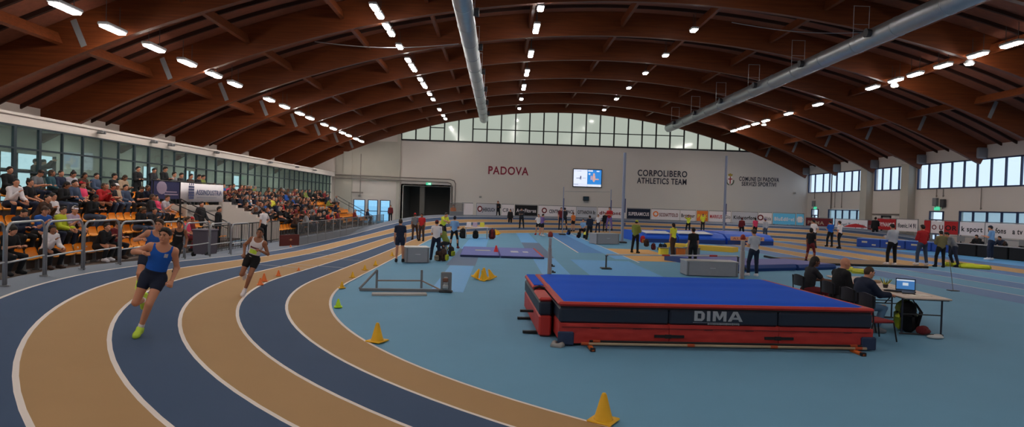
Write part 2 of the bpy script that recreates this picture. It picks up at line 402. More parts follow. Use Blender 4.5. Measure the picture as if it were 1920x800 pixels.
# ------------------------------------------------------------------ right wall
Xr = WX1; UZ0, UZ1 = 4.47, 6.37
m = MB()
def rw(y0, y1, z0, z1): m.box((Xr+.15, (y0+y1)/2, (z0+z1)/2), (.3, y1-y0, z1-z0))
rw(WY0-12, 65, UZ1, 8.6); upper = [(54.7, 64.9), (49.15, 53.4), (24, 47.85)]
ye = 65.3
for a, b in upper: rw(b, ye, UZ0, UZ1); ye = a
rw(WY0-12, ye, UZ0, UZ1); rw(WY0-12, 65.3, 2.76, UZ0)
low = [(62.66, 64.07, 0, 'd'), (54.71, 60.8, 1.2, 'w'), (50.9, 52.2, 0, 'x'), (44.8, 46.3, 0, 'd'), (30, 43.3, 1.2, 'w')]
ye = 65.3
for a, b, z0, kd in low:
    rw(b, ye, 0, 2.76)
    if z0: rw(a, b, 0, z0)
    if kd == 'x': rw(a, b, 2.25, 2.76)
    ye = a
rw(WY0-12, ye, 0, 2.76)
struct('wall_right', m, wall_w, 'white side wall with two rows of blue framed windows')
m = MB()
for y in (48.5, 54.05, 42.6): 
    if y != 42.6: m.box((Xr-.3, y, 3.25), (.6, .95, 6.5))
struct('wall_right_pillars', m, wall_c, 'beige concrete pillars of the side wall')
m = MB()
for y in beamY[:6]: m.bbox((Xr-.35, y, 6.75), (.75, .5, .75), .08)
struct('wall_right_brackets', m, C('bracket_grey', 92, 90, 92, .8))
wn = 2
def rwindow(y0, y1, z0, z1, muls, gl, lab):
    global wn
    m = MB(); t = .09; X = Xr+.02
    m.box((X, (y0+y1)/2, z0), (.12, y1-y0, t)); m.box((X, (y0+y1)/2, z1), (.12, y1-y0, t))
    for y in muls: m.box((X, y, (z0+z1)/2), (.12, .09, z1-z0))
    o = struct('window_%d' % wn, m, blue_fr, lab); wn += 1
    g = MB(); g.box((Xr+.08, (y0+y1)/2, (z0+z1)/2), (.015, y1-y0, z1-z0)); g.build('pane', gl, o); return o
gR = glass('daylight_glass', (.94, .97, 1.0), .05); gF = glass('frost_low_glass', (.80, .92, .96), .05, .35)
rwindow(54.7, 64.9, UZ0, UZ1, [64.9, 63.6, 62.0, 60.8, 59.5, 58.2, 56.9, 55.8, 54.75], gR, 'upper window band in the far bay of the side wall')
rwindow(49.15, 53.4, UZ0, UZ1, [53.35, 52.3, 51.2, 50.1, 49.2], gR, 'upper window band between the two beige pillars')
rwindow(24, 47.85, UZ0, UZ1, [47.8-1.2*k for k in range(20)], gR, 'upper window band nearest the camera on the side wall')
rwindow(54.71, 60.8, 1.2, 2.7, [60.75, 59.5, 58.3, 57.1, 55.9, 54.76], gF, 'low window band in the far bay of the side wall')
rwindow(30, 43.3, 1.2, 2.76, [43.25-1.22*k for k in range(11)], gF, 'low window band right of the blue framed exit door')
dn = 4
for a, b, lab in ((62.66, 64.07, 'blue framed exit door at the far end of the side wall'), (44.8, 46.3, 'blue framed glazed double exit door with green exit sign')):
    m = MB(); X = Xr-.02
    for y in (a+.05, b-.05, (a+b)/2): m.box((X, y, 1.05), (.1, .09, 2.1))
    for y in (a+.05, b-.05): m.box((X, y, 1.38), (.1, .09, 2.75))
    for z in (2.72, 2.1, .1, 1.05): m.box((X, (a+b)/2, z), (.1, b-a, .09))
    o = struct('door_%d' % dn, m, blue_fr, lab); dn += 1
    g = MB(); g.box((Xr+.06, (a+b)/2, 1.4), (.015, b-a, 2.7)); g.build('pane', gR, o)
m = MB(); m.box((Xr+.1, 51.55, 1.1), (.1, 1.3, 2.2), 0); m.box((Xr-.02, 50.95, 1.12), (.1, .1, 2.25), 1); m.box((Xr-.02, 52.15, 1.12), (.1, .1, 2.25), 1); m.box((Xr-.02, 51.55, 2.25), (.1, 1.3, .1), 1); m.box((Xr+.02, 51.55, 1.75), (.06, .9, .7), 2)
struct('door_%d' % dn, m, [C('door_grey', 120, 116, 112), black_m, C('door_light', 190, 196, 198)], 'grey service door between the pillars of the side wall')
m = MB(); m.box((5.5, -14.1, 6.5), (58, .2, 14)); struct('wall_front', m, wall_w)
m = MB(); m.box((-22.0, -3.4, 4), (.2, 21.6, 9)); m.box((-19.5, 7.4, 4), (5, .2, 9)); struct('wall_left_near', m, wall_w)
# conduits, pipes on the walls
m = MB(); yb = Yb-.36
m.tube([(-17.2, yb, 4.75), (-5.2, yb, 4.62), (-4.8, yb, 4.5), (-4.65, yb, 4.2), (-4.65, yb, .6)], .06); m.tube([(-17.2, yb, 4.42), (-5.5, yb, 4.3), (-5.15, yb, 4.2), (-5.05, yb, 3.9), (-5.05, yb, .6)], .06)
m.cyl((-14.6, yb, 2.5), (-14.6, yb, 7), .04); m.box((-14.9, yb, 2.95), (1.2, .1, .14))
tag(m.build('conduit_pipe', C('pipe_grey', 92, 84, 78, .6)), 'grey pipes bending down beside the dark doorway in the end wall', 'pipe')
for (p, q_, r) in [((Xr-.06, y, 3.8 if y in (63.5, 44.9, 45.6) else 2.9), (Xr-.06, y, 4.4), .025) for y in (63.5, 59.6, 58.4, 41.3, 44.9, 45.6)]+[((Xr-.1, 60.2, 2.8), (Xr-.1, 60.2, 6.4), .06), ((Xr-.1, 49.2, 2.44), (Xr-.1, 53.4, 2.4), .05)]:
    m = MB(); m.cyl(p, q_, r); m.box(((p[0]+.02), p[1], p[2]+.1), (.07, .12, .04)); tag(m.build('cable_conduit', C('pipe_grey', 92, 84, 78, .6)), 'thin grey conduit fixed to the white side wall', 'pipe', 'conduits on the side wall')
for (y, z, lab) in ((63.5, 3.3, 'grey electric box on the side wall above the far exit door'), (45.6, 3.45, 'grey electric box above the glazed exit door'), (44.8, 3.35, 'dark electric box above the glazed exit door')):
    m = MB(); m.bbox((Xr-.12, y, z), (.22, .42, .6), .03); m.cyl((Xr-.12, y, z-.3), (Xr-.12, y, z-.42), .03); tag(m.build('junction_box', greym if y != 44.8 else darkm), lab, 'electric box')
green_m = mat('exit_green', (.05, .45, .25), .5, emit=1.2); exit_w = mat('exit_white', (.8, .9, .85), .5, emit=1.0)
for (x, y, z, rz, lab) in ((Xr-.045, 45.5, 2.95, 90, 'green lit exit sign above the glazed double door'), (Xr-.045, 63.3, 2.85, 90, 'green lit exit sign above the far side door'), (-7.5, Yb-.045, 4.1, 0, 'green lit exit sign above the dark doorway')):
    m = MB(); m.bbox((0, 0, 0), (.55, .08, .26), .02); o = m.build('exit_sign', green_m, None, loc=(x, y, z), rz=R_(rz)); tag(o, lab, 'sign')
    q = MB(); q.cyl((-.02, -.045, .07), (-.02, -.05, .07), .03); q.box((-.02, -.046, 0), (.05, .01, .1)); q.box((-.05, -.046, -.06), (.03, .01, .08), 0, .0); q.box((.14, -.046, 0), (.12, .01, .18)); q.build('pictogram', exit_w, o)
# ------------------------------------------------------------------ left side: glazed gallery behind the stands
Xg = -17.3
m = MB(); m.box((Xg-.1, 36, 4.76), (.3, 57, .42)); m.box((-19.3, 36, 4.93), (4.2, 57, .1)); m.box((-21.6, 36, .8), (.2, 57, 1.6)); m.box((-21.6, 36, 4.95), (.2, 57, 2.2))
for y0, y1 in ((7.5, 15.2), (23.4, 26.8), (30.2, 37.4), (39.0, 42.2), (44.0, 50), (51.5, 65)): m.box((-21.6, (y0+y1)/2, 2.7), (.2, y1-y0, 2.3))
struct('wall_left', m, wall_w, 'white parapet and outer wall of the glazed gallery above the stands')
m = MB(); m.box((-19.3, 36, 1.6), (4.6, 57, .2)); struct('gallery_floor', m, stair_c)
m = MB()
for y in [15.2+1.1*k for k in range(8)]+[26.85, 27.8, 29.1, 30.15, 37.45, 38.2, 38.95, 42.25, 43.1, 43.95, 50.05, 51.45]: m.box((-21.55, y, 2.75), (.1, .1, 2.3))
m.box((-21.55, 30, 3.1), (.08, 36, .1))
struct('window_%d' % wn, m, black_m); wn += 1
m = MB(); my = [22.21+1.195*k for k in range(-9, 35)]
for i, y in enumerate(my):
    t = .13 if i in (9, 10, 15, 16, 22) else .06
    m.box((Xg, y, 3.15), (.09, t, 2.75))
for z in (4.52, 3.72, 2.88, 1.8): m.box((Xg, 36.5, z), (.1, 53.5, .065))
fr_m = mat('gallery_frame', (.02, .035, .045), .5)
o = struct('window_%d' % wn, m, fr_m, 'long dark framed glass front of the gallery above the stands'); wn += 1
g = MB(); g.box((Xg-.02, 36.5, 3.15), (.015, 53.5, 2.7)); g.build('pane', glass('gallery_glass', (.76, .88, .84), .10, .05), o)
m = MB(); m.box((-19.6, 11.0, 3.2), (4.6, .2, 3.4)); m.box((-19.6, 63.6, 3.2), (4.6, .2, 3.4)); struct('wall_gallery_ends', m, wall_w)
for k in range(9):
    o = empty('gallery_light', (-19.4, 14+5.6*k, 4.84), 0, 'flat lit panel on the ceiling of the glazed gallery', 'lamp', 'ceiling panels of the gallery'); m = MB(); m.box((0, 0, 0), (.5, 1.3, .04)); m.build('housing', greym, o); m = MB(); m.box((0, 0, -.03), (.44, 1.2, .03)); m.build('diffuser', mat('gallery_diffuser', (.9, 1., .97), .5, emit=30.), o)
for k, y in enumerate((24.0, 25.2, 26.3, 27.6, 28.9, 30.4)):
    m = MB(); m.bbox((0, 0, .42), (.5, .5, .12), .03); m.bbox((-.02, .24, .72), (.46, .07, .5), .03)
    for sx in (-1, 1):
        for sy in (-1, 1): m.cyl((sx*.2, sy*.2, 0), (sx*.2, sy*.2, .38), .02)
    tag(m.build('chair', cloth('chair_green', 46, 66, 58), None, loc=(-18.1, y, 1.7), rz=R_(-90)), 'dark green chair behind the gallery glass', 'chair', 'chairs behind the gallery glass')
for k, (y, z) in enumerate(((17, 4.72), (26.6, 4.75), (30.6, 4.75), (32.2, 4.75), (37.3, 4.78), (46, 4.76), (52, 4.77), (57, 4.77))):
    m = MB(); m.bbox((.2, 0, .03), (.24, .3, .14), .03); m.box((.07, 0, 0), (.12, .06, .06)); m.cyl((.32, 0, .03), (.36, 0, .02), .05)
    o = m.build('wall_floodlight', greym, None, loc=(Xg+.05, y, z)); tag(o, 'small grey floodlight fixed along the white parapet above the gallery', 'floodlight', 'floodlights on the gallery parapet')
# ------------------------------------------------------------------ spectator stands
def tiers(y0, y1, n, x0, dx, z0, dz, back):
    poly = [(x0+dx*.55, -.01), (x0+dx*.55, z0)]
    for i in range(n):
        xi = x0-dx*i; poly.append((xi+dx*.5 if i else x0+dx*.55, z0+dz*i)); poly.append((xi-dx*.5, z0+dz*i))
        if i < n-1: poly.append((xi-dx*.5, z0+dz*(i+1)))
    poly += [(back, z0+dz*(n-1)), (back, -.01)]
    q = [poly[0]]
    for p in poly[1:]:
        if p != q[-1]: q.append(p)
    m = MB(); m.prism(q, 1, y0, y1); return m
NR = [(-12.4-.83*i, .1+.4*i) for i in range(5)]
FRW = [(-12.1-.79*i, .1+.31*i) for i in range(6)]
struct('grandstand_floor', tiers(11.2, 28.0, 5, -12.4, .83, .1, .4, -17.25), stair_c, 'stepped concrete tiers of the nearer spectator stand')
struct('grandstand_floor', tiers(32.2, 57.3, 6, -12.1, .79, .1, .31, -17.25), stair_c, 'stepped concrete tiers of the farther spectator stand')
m = MB()
st = [(431, 383), (443, 389), (455, 395), (467.7, 401), (480.5, 407), (493, 413)]
P = [atY(x, y, 32.0) for x, y in st]
poly = [(-14.45, 0), (-14.45, P[0][2]+.12), (P[0][0], P[0][2]+.12)]
for i, p in enumerate(P):
    poly.append((p[0], p[2]-.02)); nx_ = P[i+1][0] if i < 5 else -11.4; poly.append((nx_, p[2]-.02))
poly += [(-11.4, 0)]
m.prism(poly, 1, 31.95, 32.2); struct('wall_stand_end', m, wall_w, 'white stepped side wall at the end of the farther stand')
m = MB(); m.box((-14.5, 30.0, .75), (.2, 4.0, 1.5)); m.box((-15.8, 30.1, 1.45), (2.6, 4.2, .1)); m.box((-14.45, 30, 1.62), (.3, 4.0, .25)); m.box((-15.3, 28.06, .9), (2.4, .08, 1.8)); struct('wall_passage', m, wall_w, 'white wall of the passage between the two stands')
m = MB()
m.box((-13.7, 29.8, .05), (1.1, 3.6, .1))
struct('stair_floor', m, stair_c)
# seats
def seat_mb():
    m = MB(); n = 9; prof = [(.20, .39), (.22, .43), (.10, .415), (-.05, .40), (-.15, .41), (-.19, .47), (-.215, .58), (-.225, .70), (-.21, .745)]
    V = []; Fs = []
    for side in (0, 1):
        for j, (y, z) in enumerate(prof):
            wd = .215*(1. if j < 6 else (.97 if j < 7 else (.86 if j < 8 else .62)))
            for i in range(n):
                t = -1+2*i/(n-1); x = t*wd; dip = .025*(t*t) if j < 6 else 0; fy = .03*t*t if j >= 5 else 0
                V.append((x, y+fy-(.012 if side and j >= 5 else 0), (z+dip-(.015 if side and j < 6 else 0))*.80)); V[-1] = (V[-1][0], V[-1][1]-.06, V[-1][2])
    L = len(prof)
    for side in (0, 1):
        b = side*L*n
        for j in range(L-1):
            for i in range(n-1):
                q = (b+j*n+i, b+j*n+i+1, b+(j+1)*n+i+1, b+(j+1)*n+i); Fs.append(q if side else q[::-1])
    b = L*n
    for j in range(L-1):
        for i in (0, n-1): Fs.append((j*n+i, (j+1)*n+i, b+(j+1)*n+i, b+j*n+i))
    for i in range(n-1):
        for j in (0, L-1): Fs.append((j*n+i, j*n+i+1, b+j*n+i+1, b+j*n+i))
    return m.add(V, Fs)
seat_me = seat_mb().mesh('seat_shell', orange, True)
bm_ = MB(); bm_.box((0, -.08, .16), (.06, .08, .32)); bm_.box((0, -.06, .02), (.14, .2, .04)); brk_me = bm_.mesh('seat_bracket', greym)
def seat(x, y, z, label, group, bracket=True, rz=-90):
    o = bpy.data.objects.new('stadium_seat', seat_me); o.location = (x, y, z); o.rotation_euler = (0, 0, R_(rz)); link(o); tag(o, label, 'seat', group)
    if bracket:
        b = bpy.data.objects.new('bracket', brk_me); link(b, o)
    return o
for i, (x, z) in enumerate(NR):
    y = 27.7
    while y > (16.0 if i < 2 else 17.5):
        seat(x, y, z, 'orange plastic bucket seat in the rows of the nearer stand', 'orange seats of the nearer stand'); y -= .47
nfar = 0; stuff = MB()
for k in range(60):
    y = 32.7+.5*k
    if y > 56.8: break
    if 40.9 < y < 41.9 or 49.4 < y < 50.4: continue
    for i, (x, z) in enumerate(FRW):
        if nfar < 186: seat(x, y, z, 'orange plastic bucket seat in the rows of the farther stand', 'orange seats of the farther stand'); nfar += 1
        else:
            A = Matrix.Translation((x, y, z)) @ Matrix.Rotation(R_(-90), 4, 'Z'); me = seat_me
            stuff.add([tuple(A @ v.co) for v in me.vertices], [tuple(p.vertices) for p in me.polygons])
tag(stuff.build('stadium_seats', orange, None, True), 'rows of empty orange seats at the far end of the farther stand', 'seats', None, 'stuff')
# ------------------------------------------------------------------ barriers along the outer lane
def ring_pt(s):                                         # s = arc length along outer edge, from Y=24 towards the camera (positive)
    off = RI+NL*LW+.35
    if s < 24-CYN: return (CXN-off, 24-s, 0.)
    a = (s-(24-CYN))/off; return (CXN-off*math.cos(a), CYN-off*math.sin(a), a)
plexi = glass('tinted_panel', (.34, .31, .30), .05, .16)
PW = 1.62
def barrier_proto():
    root = empty('crowd_barrier'); h, r, w2 = 1.12, .024, PW/2-.04; pts = [(-w2, 0, 0), (-w2, 0, h-.2)]
    for k in range(1, 7): a = math.pi/2*k/6; pts.append((-w2+.2-.2*math.cos(a), 0, h-.2+.2*math.sin(a)))
    pts += [(-p[0], 0, p[2]) for p in pts[::-1]]
    m = MB(); m.tube(pts, r, 8); m.build('hoop_frame', steel, root, True)
    m = MB(); m.cyl((-w2, 0, .42), (w2, 0, .42), .018); m.build('mid_rail', steel, root)
    m = MB(); m.box((0, .03, .52), (2*w2-.1, .012, .86)); m.build('tinted_panel', plexi, root)
    m = MB(); m.box((-w2+.2, .12, .48), (.09, .05, .96)); m.build('panel_post', darkm, root)
    m = MB(); m.box((-w2, 0, .01), (.07, .12, .02)); m.build('foot_plate', greym, root); m = MB(); m.box((w2, 0, .01), (.07, .12, .02)); m.build('foot_plate', greym, root)
    return root
bp = barrier_proto(); first = True
for k in range(13):
    s = .2+PW*(k+.5); x, y, a = ring_pt(s); zb = .012+bankz(x, y)
    o = bp if first else copytree(bp); first = False
    place(o, (x, y, zb), R_(90)+a)
    if k > 1: o['label'] = 'galvanised hoop barrier with tinted panel along the outer lane'; o['group'] = 'hoop barriers around the bend'
    else: o['label'] = 'galvanised hoop barrier at the passage between the stands'; o['group'] = 'hoop barriers at the passage'
    o['category'] = 'barrier'
    if k < 2: [bpy.data.objects.remove(c) for c in list(o.children) if c.name.startswith(('tinted', 'panel_post'))]
# black bar railing of the passage
m = MB(); y0, y1, X = 23.4, 31.4, -11.15
for z in (1.05, .12): m.cyl((X, y0, z), (X, y1, z), .025)
for k in range(56): m.cyl((X, y0+(y1-y0)*k/55, .0), (X, y0+(y1-y0)*k/55, 1.05), .012 if k % 8 else .028, n=6)
tag(m.build('bar_railing', black_m), 'black vertical bar railing closing the passage between the stands', 'railing')
# stair handrails
for (xa, ya, xb, yb_, X, lab) in ((339, 373, 428, 417, -13.2, 'upper black stair handrail in front of the white banner'), (306, 372, 440, 432, -14.3, 'lower black stair handrail running past the standing men')):
    a = atX(xa, ya, X); b = atX(xb, yb_, X); m = MB()
    if b[1] > 31.7: t = (31.7-a[1])/(b[1]-a[1]); b = tuple(a[i]+t*(b[i]-a[i]) for i in range(3))
    m.tube([a, b], .025); m.tube([(a[0], a[1], a[2]-.3), (b[0], b[1], b[2]-.3)], .018); m.cyl(a, (a[0], a[1], max(0, a[2]-1.0)), .025); m.cyl(b, (b[0], b[1], 0), .025)
    tag(m.build('handrail', black_m), lab, 'handrail')
for (X, a0, b0, lab) in ((-16.4, (632, 367), (700, 405), 'black handrail descending from the gallery towards the glazed doors'),):
    a = atY(*a0, 58.3); b = atY(*b0, 58.3); m = MB()
    for d in (0, .3): m.tube([(a[0], a[1], a[2]-d), (b[0], b[1], b[2]-d)], .025)
    for t in (0, .33, .66, 1): p = [a[i]+t*(b[i]-a[i]) for i in range(3)]; m.cyl(p, (p[0], p[1], 0), .022)
    tag(m.build('handrail', black_m), lab, 'handrail')
# maroon board and far fence panels
m = MB(); m.bbox((0, 0, .28), (1.15, .05, .5), .01); o = m.build('fence_board', C('maroon_board', 66, 24, 20), None, loc=(-9.55, 28.3, .02), rz=R_(62)); tag(o, 'dark maroon board with a small emblem at the trackside fence', 'board')
q = MB(); q.ball((0.05, -.03, .3), (.05, .01, .05)); q.box((.05, -.028, .3), (.2, .01, .02)); q.build('emblem', C('emblem_beige', 150, 110, 84), o)
meshy = glass('fence_mesh', (.72, .72, .72), .0, .12); lowp = C('fence_low_panel', 88, 90, 94)
def fpanel(L):
    root = empty('fence_section'); m = MB()
    for x in (-L/2, L/2): m.cyl((x, 0, 0), (x, 0, 1.1), .022)
    m.cyl((-L/2, 0, 1.08), (L/2, 0, 1.08), .02); m.build('frame', greym, root)
    m = MB(); m.box((0, 0, .72), (L-.06, .01, .66)); m.build('mesh_infill', meshy, root)
    m = MB(); m.box((0, 0, .2), (L-.04, .03, .36)); m.build('lower_board', lowp, root); return root
fp = fpanel(1.46); tag(fp, 'grey trackside fence panel in front of the farther stand', 'fence', 'fence panels before the farther stand')
for k in range(14):
    o = fp if k == 0 else copytree(fp); place(o, (-9.35, 29.6+1.52*k, 0), R_(90))
off = RF+NL*LW+.35
a = 181.
k = 0
while True:
    x = CXF+off*math.cos(R_(a)); y = CYF+off*math.sin(R_(a))
    a -= math.degrees(1.54/off)
    if y < 51.2 and x < 0 and k < 9 and y > 50.6: pass
    if a < 128: break
    if y < 50.6: continue
    o = copytree(fp); place(o, (x, y, bankz(x, y)), R_(a+90+2), 'grey fence panel on the bend in front of the dark doorway', 'fence panels before the doorway'); k += 1
# ------------------------------------------------------------------ ceiling lights
lamp_m = mat('lamp_diffuser', (1.0, .95, .89), .5, emit=LAMP_E); house_m = mat('lamp_housing', (.35, .35, .36), .5)
def lamp(L, W_):
    root = empty('ceiling_light'); m = MB(); m.bbox((0, 0, .07), (W_+.08, L+.08, .12), .03); m.build('housing', house_m, root)
    m = MB(); m.bbox((0, 0, -.02), (W_, L, .08), .03); m.build('diffuser', lamp_m, root)
    m = MB(); m.cyl((0, L*.35, .12), (0, L*.35, .9), .012, n=5); m.cyl((0, -L*.35, .12), (0, -L*.35, .9), .012, n=5); m.box((0, 0, .135), (.03, L*.7, .015)); m.build('hanger', darkm, root); return root
rowsL = [
 ('lit lamp in the roof row above the front of the stands', 'lamp row above the stands', -13.9, 8.02, [19.79, 22.18, 24.78, 27.38, 29.87, 32.24, 36.97, 39.62, 42.59, 44.84, 48.57, 51.12, 54.12, 56.29, 59.21, 61.42], 1.1, .3),
 ('lit lamp in the roof row beside the duct over the track', 'lamp row beside the near duct', -5.65, 10.57, [17.5, 21.5, 26.75, 27.87, 29.58, 30.82, 33.42, 36.49, 37.99, 39.11, 42.08, 43.74, 44.76, 47.78, 50.22, 55.63, 59.36, 61.67], .75, .27),
 ('lit lamp in the paired row along the crown of the roof', 'lamp row along the crown', 1.7, 11.72, [20.5, 21.5, 29.63, 32.54, 33.54, 38.24, 39.05, 43.57, 44.83, 49.06, 50.42, 55.26, 60.82], .62, .28),
 ('lit lamp in the sparse roof row between crown and right duct', 'sparse lamp row past the crown', 10.15, 11.9, [21.0, 27.0, 32.84, 38.46, 43.73, 49.33, 54.58, 60.93], .48, .3),
 ('lit lamp in the roof row towards the windowed side wall', 'lamp row near the windowed wall', 22.2, 9.95, [20, 23.5, 26.5, 28.41, 30.65, 32.73, 34.36, 36.51, 42.82, 47.2, 51.28, 53.33, 55.3, 56.64, 58.29], .95, .3)]
for lab, grp, x, z, ys, L, W_ in rowsL:
    pr = lamp(L, W_); tag(pr, lab, 'lamp', grp)
    for i, y in enumerate(ys):
        o = pr if i == 0 else copytree(pr); o.location = (x, y, z)
glow_m = mat('flood_glow', (1., .9, .7), .5, emit=18.)
for i, (px, py) in enumerate(((1823, 115), (1675, 155), (1430, 229))):
    y = (29.3, 34.9, 52.3)[i]; o = empty('floodlight', (22.5, y, 9.75), 0, ('large round floodlight hanging among the lamps towards the side wall', 'round floodlight above the second beam towards the side wall', 'small far floodlight in the lamp row near the side wall')[i], 'floodlight')
    m = MB(); m.lathe([(.05, .32), (.1, .25), (.22, .05), (.24, 0)]); m.build('reflector', greym, o, True); m = MB(); m.lathe([(.2, .02), (.16, -.05), (.05, -.07)]); m.build('lens', glow_m, o, True); m = MB(); m.cyl((0, 0, .3), (0, 0, .9), .015); m.build('hanger', darkm, o)
# ------------------------------------------------------------------ air ducts
def duct(x, z, y0, y1, lab, side):
    o = empty('air_duct', (x, 0, z), 0, lab, 'duct'); r = .41
    m = MB(); m.cyl((0, y0, 0), (0, y1, 0), r, n=28, cap=True); m.build('pipe', duct_m, o, True)
    for y in np.arange(y0+1, y1, 2.9): q = MB(); q.cyl((0, y, 0), (0, y+.06, 0), r+.018, n=28); q.build('seam_ring', duct_m, o, True)
    q = MB(); q.cyl((0, y1, 0), (0, y1+.02, 0), r*.96, n=28); q.build('end_cap', greym, o)
    for y in beamY:
        if y0 < y < y1:
            h = arch(x)-z; q = MB()
            for s in (-1, 1): q.cyl((s*.36, y-1.2, .2), (s*.36, y-1.2, h+.6), .015, n=5)
            q.cyl((-.36, y-1.2, .55), (.36, y-1.2, .55), .012, n=5); q.cyl((-.36, y-1.2, .85), (.36, y-1.2, .85), .012, n=5); q.box((0, y-1.2, h+.6), (.76, .03, .03)); q.build('hanger', steel, o)
            q = MB(); q.cyl((side*.38, y-2.6, .05), (side*.62, y-2.6, .05), .16, .2, n=12); q.build('nozzle', darkm, o)
    return o
duct(-1.75, 10.45, 4, 60, 'silver round air duct running over the track towards the gable window', 1)
duct(16.4, 10.2, 4, 60, 'silver round air duct on the side of the windowed wall', -1)
for (p, q_, lab) in (((560+80/2.666, 78), (560+800/2.666, 82), 'thin bright cable strung across the beams near the stands'), ((1200+430/2.5, 42), (1200+1100/2.5, 60), 'thin pale cable strung across the beams past the crown')):
    a = atY(*p, 31.0); b = atY(*q_, 31.0); m = MB(); m.tube([tuple(a[i]+(b[i]-a[i])*t-(0, 0, .25*math.sin(math.pi*t))[i] for i in range(3)) for t in np.linspace(0, 1, 12)], .022, 5); tag(m.build('cable', steel), lab, 'cable')
# ------------------------------------------------------------------ lettering on the end wall
ys = Yb-.02; RX = (R_(90), 0, 0)
ink_red = C('letter_red', 104, 24, 40, k=1.8); ink_blk = C('letter_black', 38, 36, 46, k=1.8)
o = text('wall_lettering', 'PADOVA', 1.17, (-1.3, ys, 5.36), RX, ink_red, None, 4.26, .01, bold=.025); tag(o, 'dark red capital lettering PADOVA on the white end wall', 'sign')
o = empty('wall_lettering', (14.6, ys, 4.9), 0, 'black two line lettering CORPOLIBERO ATHLETICS TEAM on the end wall', 'sign')
text('top_line', 'CORPOLIBERO', .9, (0, 0, .80), RX, ink_blk, o, 5.3, .01, bold=.02); text('bottom_line', 'ATHLETICS TEAM', .85, (0, 0, 0), RX, ink_blk, o, 5.3, .01, bold=.02)
o = empty('wall_lettering', (25.5, ys, 5.0), 0, 'black two line lettering COMUNE DI PADOVA SERVIZI SPORTIVI beside the crest', 'sign')
text('top_line', 'COMUNE DI PADOVA', .62, (0, 0, .52), RX, ink_blk, o, 4.3, .01, bold=.012); text('bottom_line', 'SERVIZI SPORTIVI', .6, (.3, 0, 0), RX, ink_blk, o, 3.7, .01, bold=.012)
o = empty('wall_crest', (24.55, ys, 5.0), 0, 'painted city crest with red cross, crown and laurel on the end wall', 'crest')
def plate(pts, d=.012): m = MB(); m.prism(pts, 1, -d, 0); return m
plate([(-.22, .3), (-.1, .15), (0, .1), (.1, .15), (.22, .3), (.24, .95), (-.24, .95)]).build('shield', C('crest_white', 170, 165, 160), o)
m = MB(); m.box((0, -.02, .55), (.11, .02, .8)); m.box((0, -.02, .66), (.44, .02, .11)); m.build('cross', C('crest_red', 120, 24, 30), o)
plate([(-.26, 1.22), (-.2, .98), (.2, .98), (.26, 1.22), (.13, 1.16), (.06, 1.26), (-.06, 1.26), (-.13, 1.16)]).build('crown', C('crest_gold', 126, 104, 40), o)
m = MB()
for s in (-1, 1):
    for k in range(9): a = -math.pi/2+s*(.25+k*.19); m.ball((.38*math.cos(a), -.01, .45+.42*math.sin(a)), (.07, .012, .05), n=8)
m.build('laurel', C('crest_green', 62, 70, 52), o)
# wall screen
o = empty('wall_screen', (9.27, Yb-.02, 5.25), 0, 'bright wall display showing a white and a blue half', 'screen')
m = MB(); m.bbox((0, -.06, 0), (3.1, .12, 1.95), .03); m.build('casing', black_m, o)
m = MB(); m.box((-.75, -.125, 0), (1.45, .01, 1.78)); m.build('white_half', mat('scr_white', (.72, .78, .95), .4, emit=.9), o)
m = MB(); m.box((.73, -.125, .12), (1.47, .01, 1.54)); m.build('blue_half', mat('scr_blue', (.03, .22, .62), .4, emit=.9), o)
m = MB(); m.box((.73, -.125, -.77), (1.47, .01, .24)); m.build('caption_bar', mat('scr_bar', (.7, .75, .82), .4, emit=.9), o)
m = MB()
for (x, z, w_, h) in ((-.95, -.02, .5, .05), (-.72, .05, .12, .22), (-.72, -.13, .2, .06), (-.72, .18, .1, .08), (-.35, 0, .35, .03), (-.9, .73, .5, .03), (-1.3, .74, .05, .06), (-1.2, -.68, .5, .05), (-.6, -.66, .7, .02)): m.box((x, -.133, z), (w_, .006, h))
m.build('diagram', mat('scr_ink', (.06, .06, .2), .4, emit=.3), o)
m = MB(); m.ball((.68, -.135, .02), (.16, .01, .42)); m.ball((.68, -.137, .42), (.1, .01, .12)); m.box((.4, -.135, .05), (.12, .01, .4)); m.box((1.0, -.135, -.1), (.4, .01, .12)); m.build('picture', mat('scr_skin', (.75, .42, .36), .4, emit=.7), o)
m = MB(); m.box((.3, -.134, .78), (.5, .008, .16)); m.box((1.1, -.134, .75), (.3, .008, .12)); m.ball((.2, -.134, .45), (.1, .008, .1)); m.box((.9, -.134, -.77), (.12, .008, .08)); m.build('banner_text', mat('scr_txt', (.75, .8, .9), .4, emit=.8), o)
o = empty('wall_monitor', (9.2, Yb-.02, 3.08), 0, 'small dark monitor on the end wall under the bright display', 'monitor')
m = MB(); m.bbox((0, -.08, 0), (.62, .14, .46), .02); m.build('casing', black_m, o); m = MB(); m.box((0, -.155, .02), (.5, .01, .34)); m.build('glass', mat('mon_glass', (.02, .05, .08), .2), o); m = MB(); m.box((0, -.08, -.33), (.5, .1, .1)); m.build('bracket', greym, o)
for (x, z) in ((-2.0, 2.9), (31.5, 4.4), (-14.7, 2.6)):
    m = MB(); m.bbox((0, -.09, 0), (.26, .16, .2), .04); m.cyl((0, -.17, 0), (0, -.24, -.02), .07); tag(m.build('wall_speaker', C('spk', 110, 104, 100), None, loc=(x, Yb-.01, z)), {-2.0: 'small pale round fitting on the end wall above the banners', 31.5: 'small dark camera high in the corner of the end wall', -14.7: 'small grey fitting above the first glazed door'}[x], 'wall fitting')
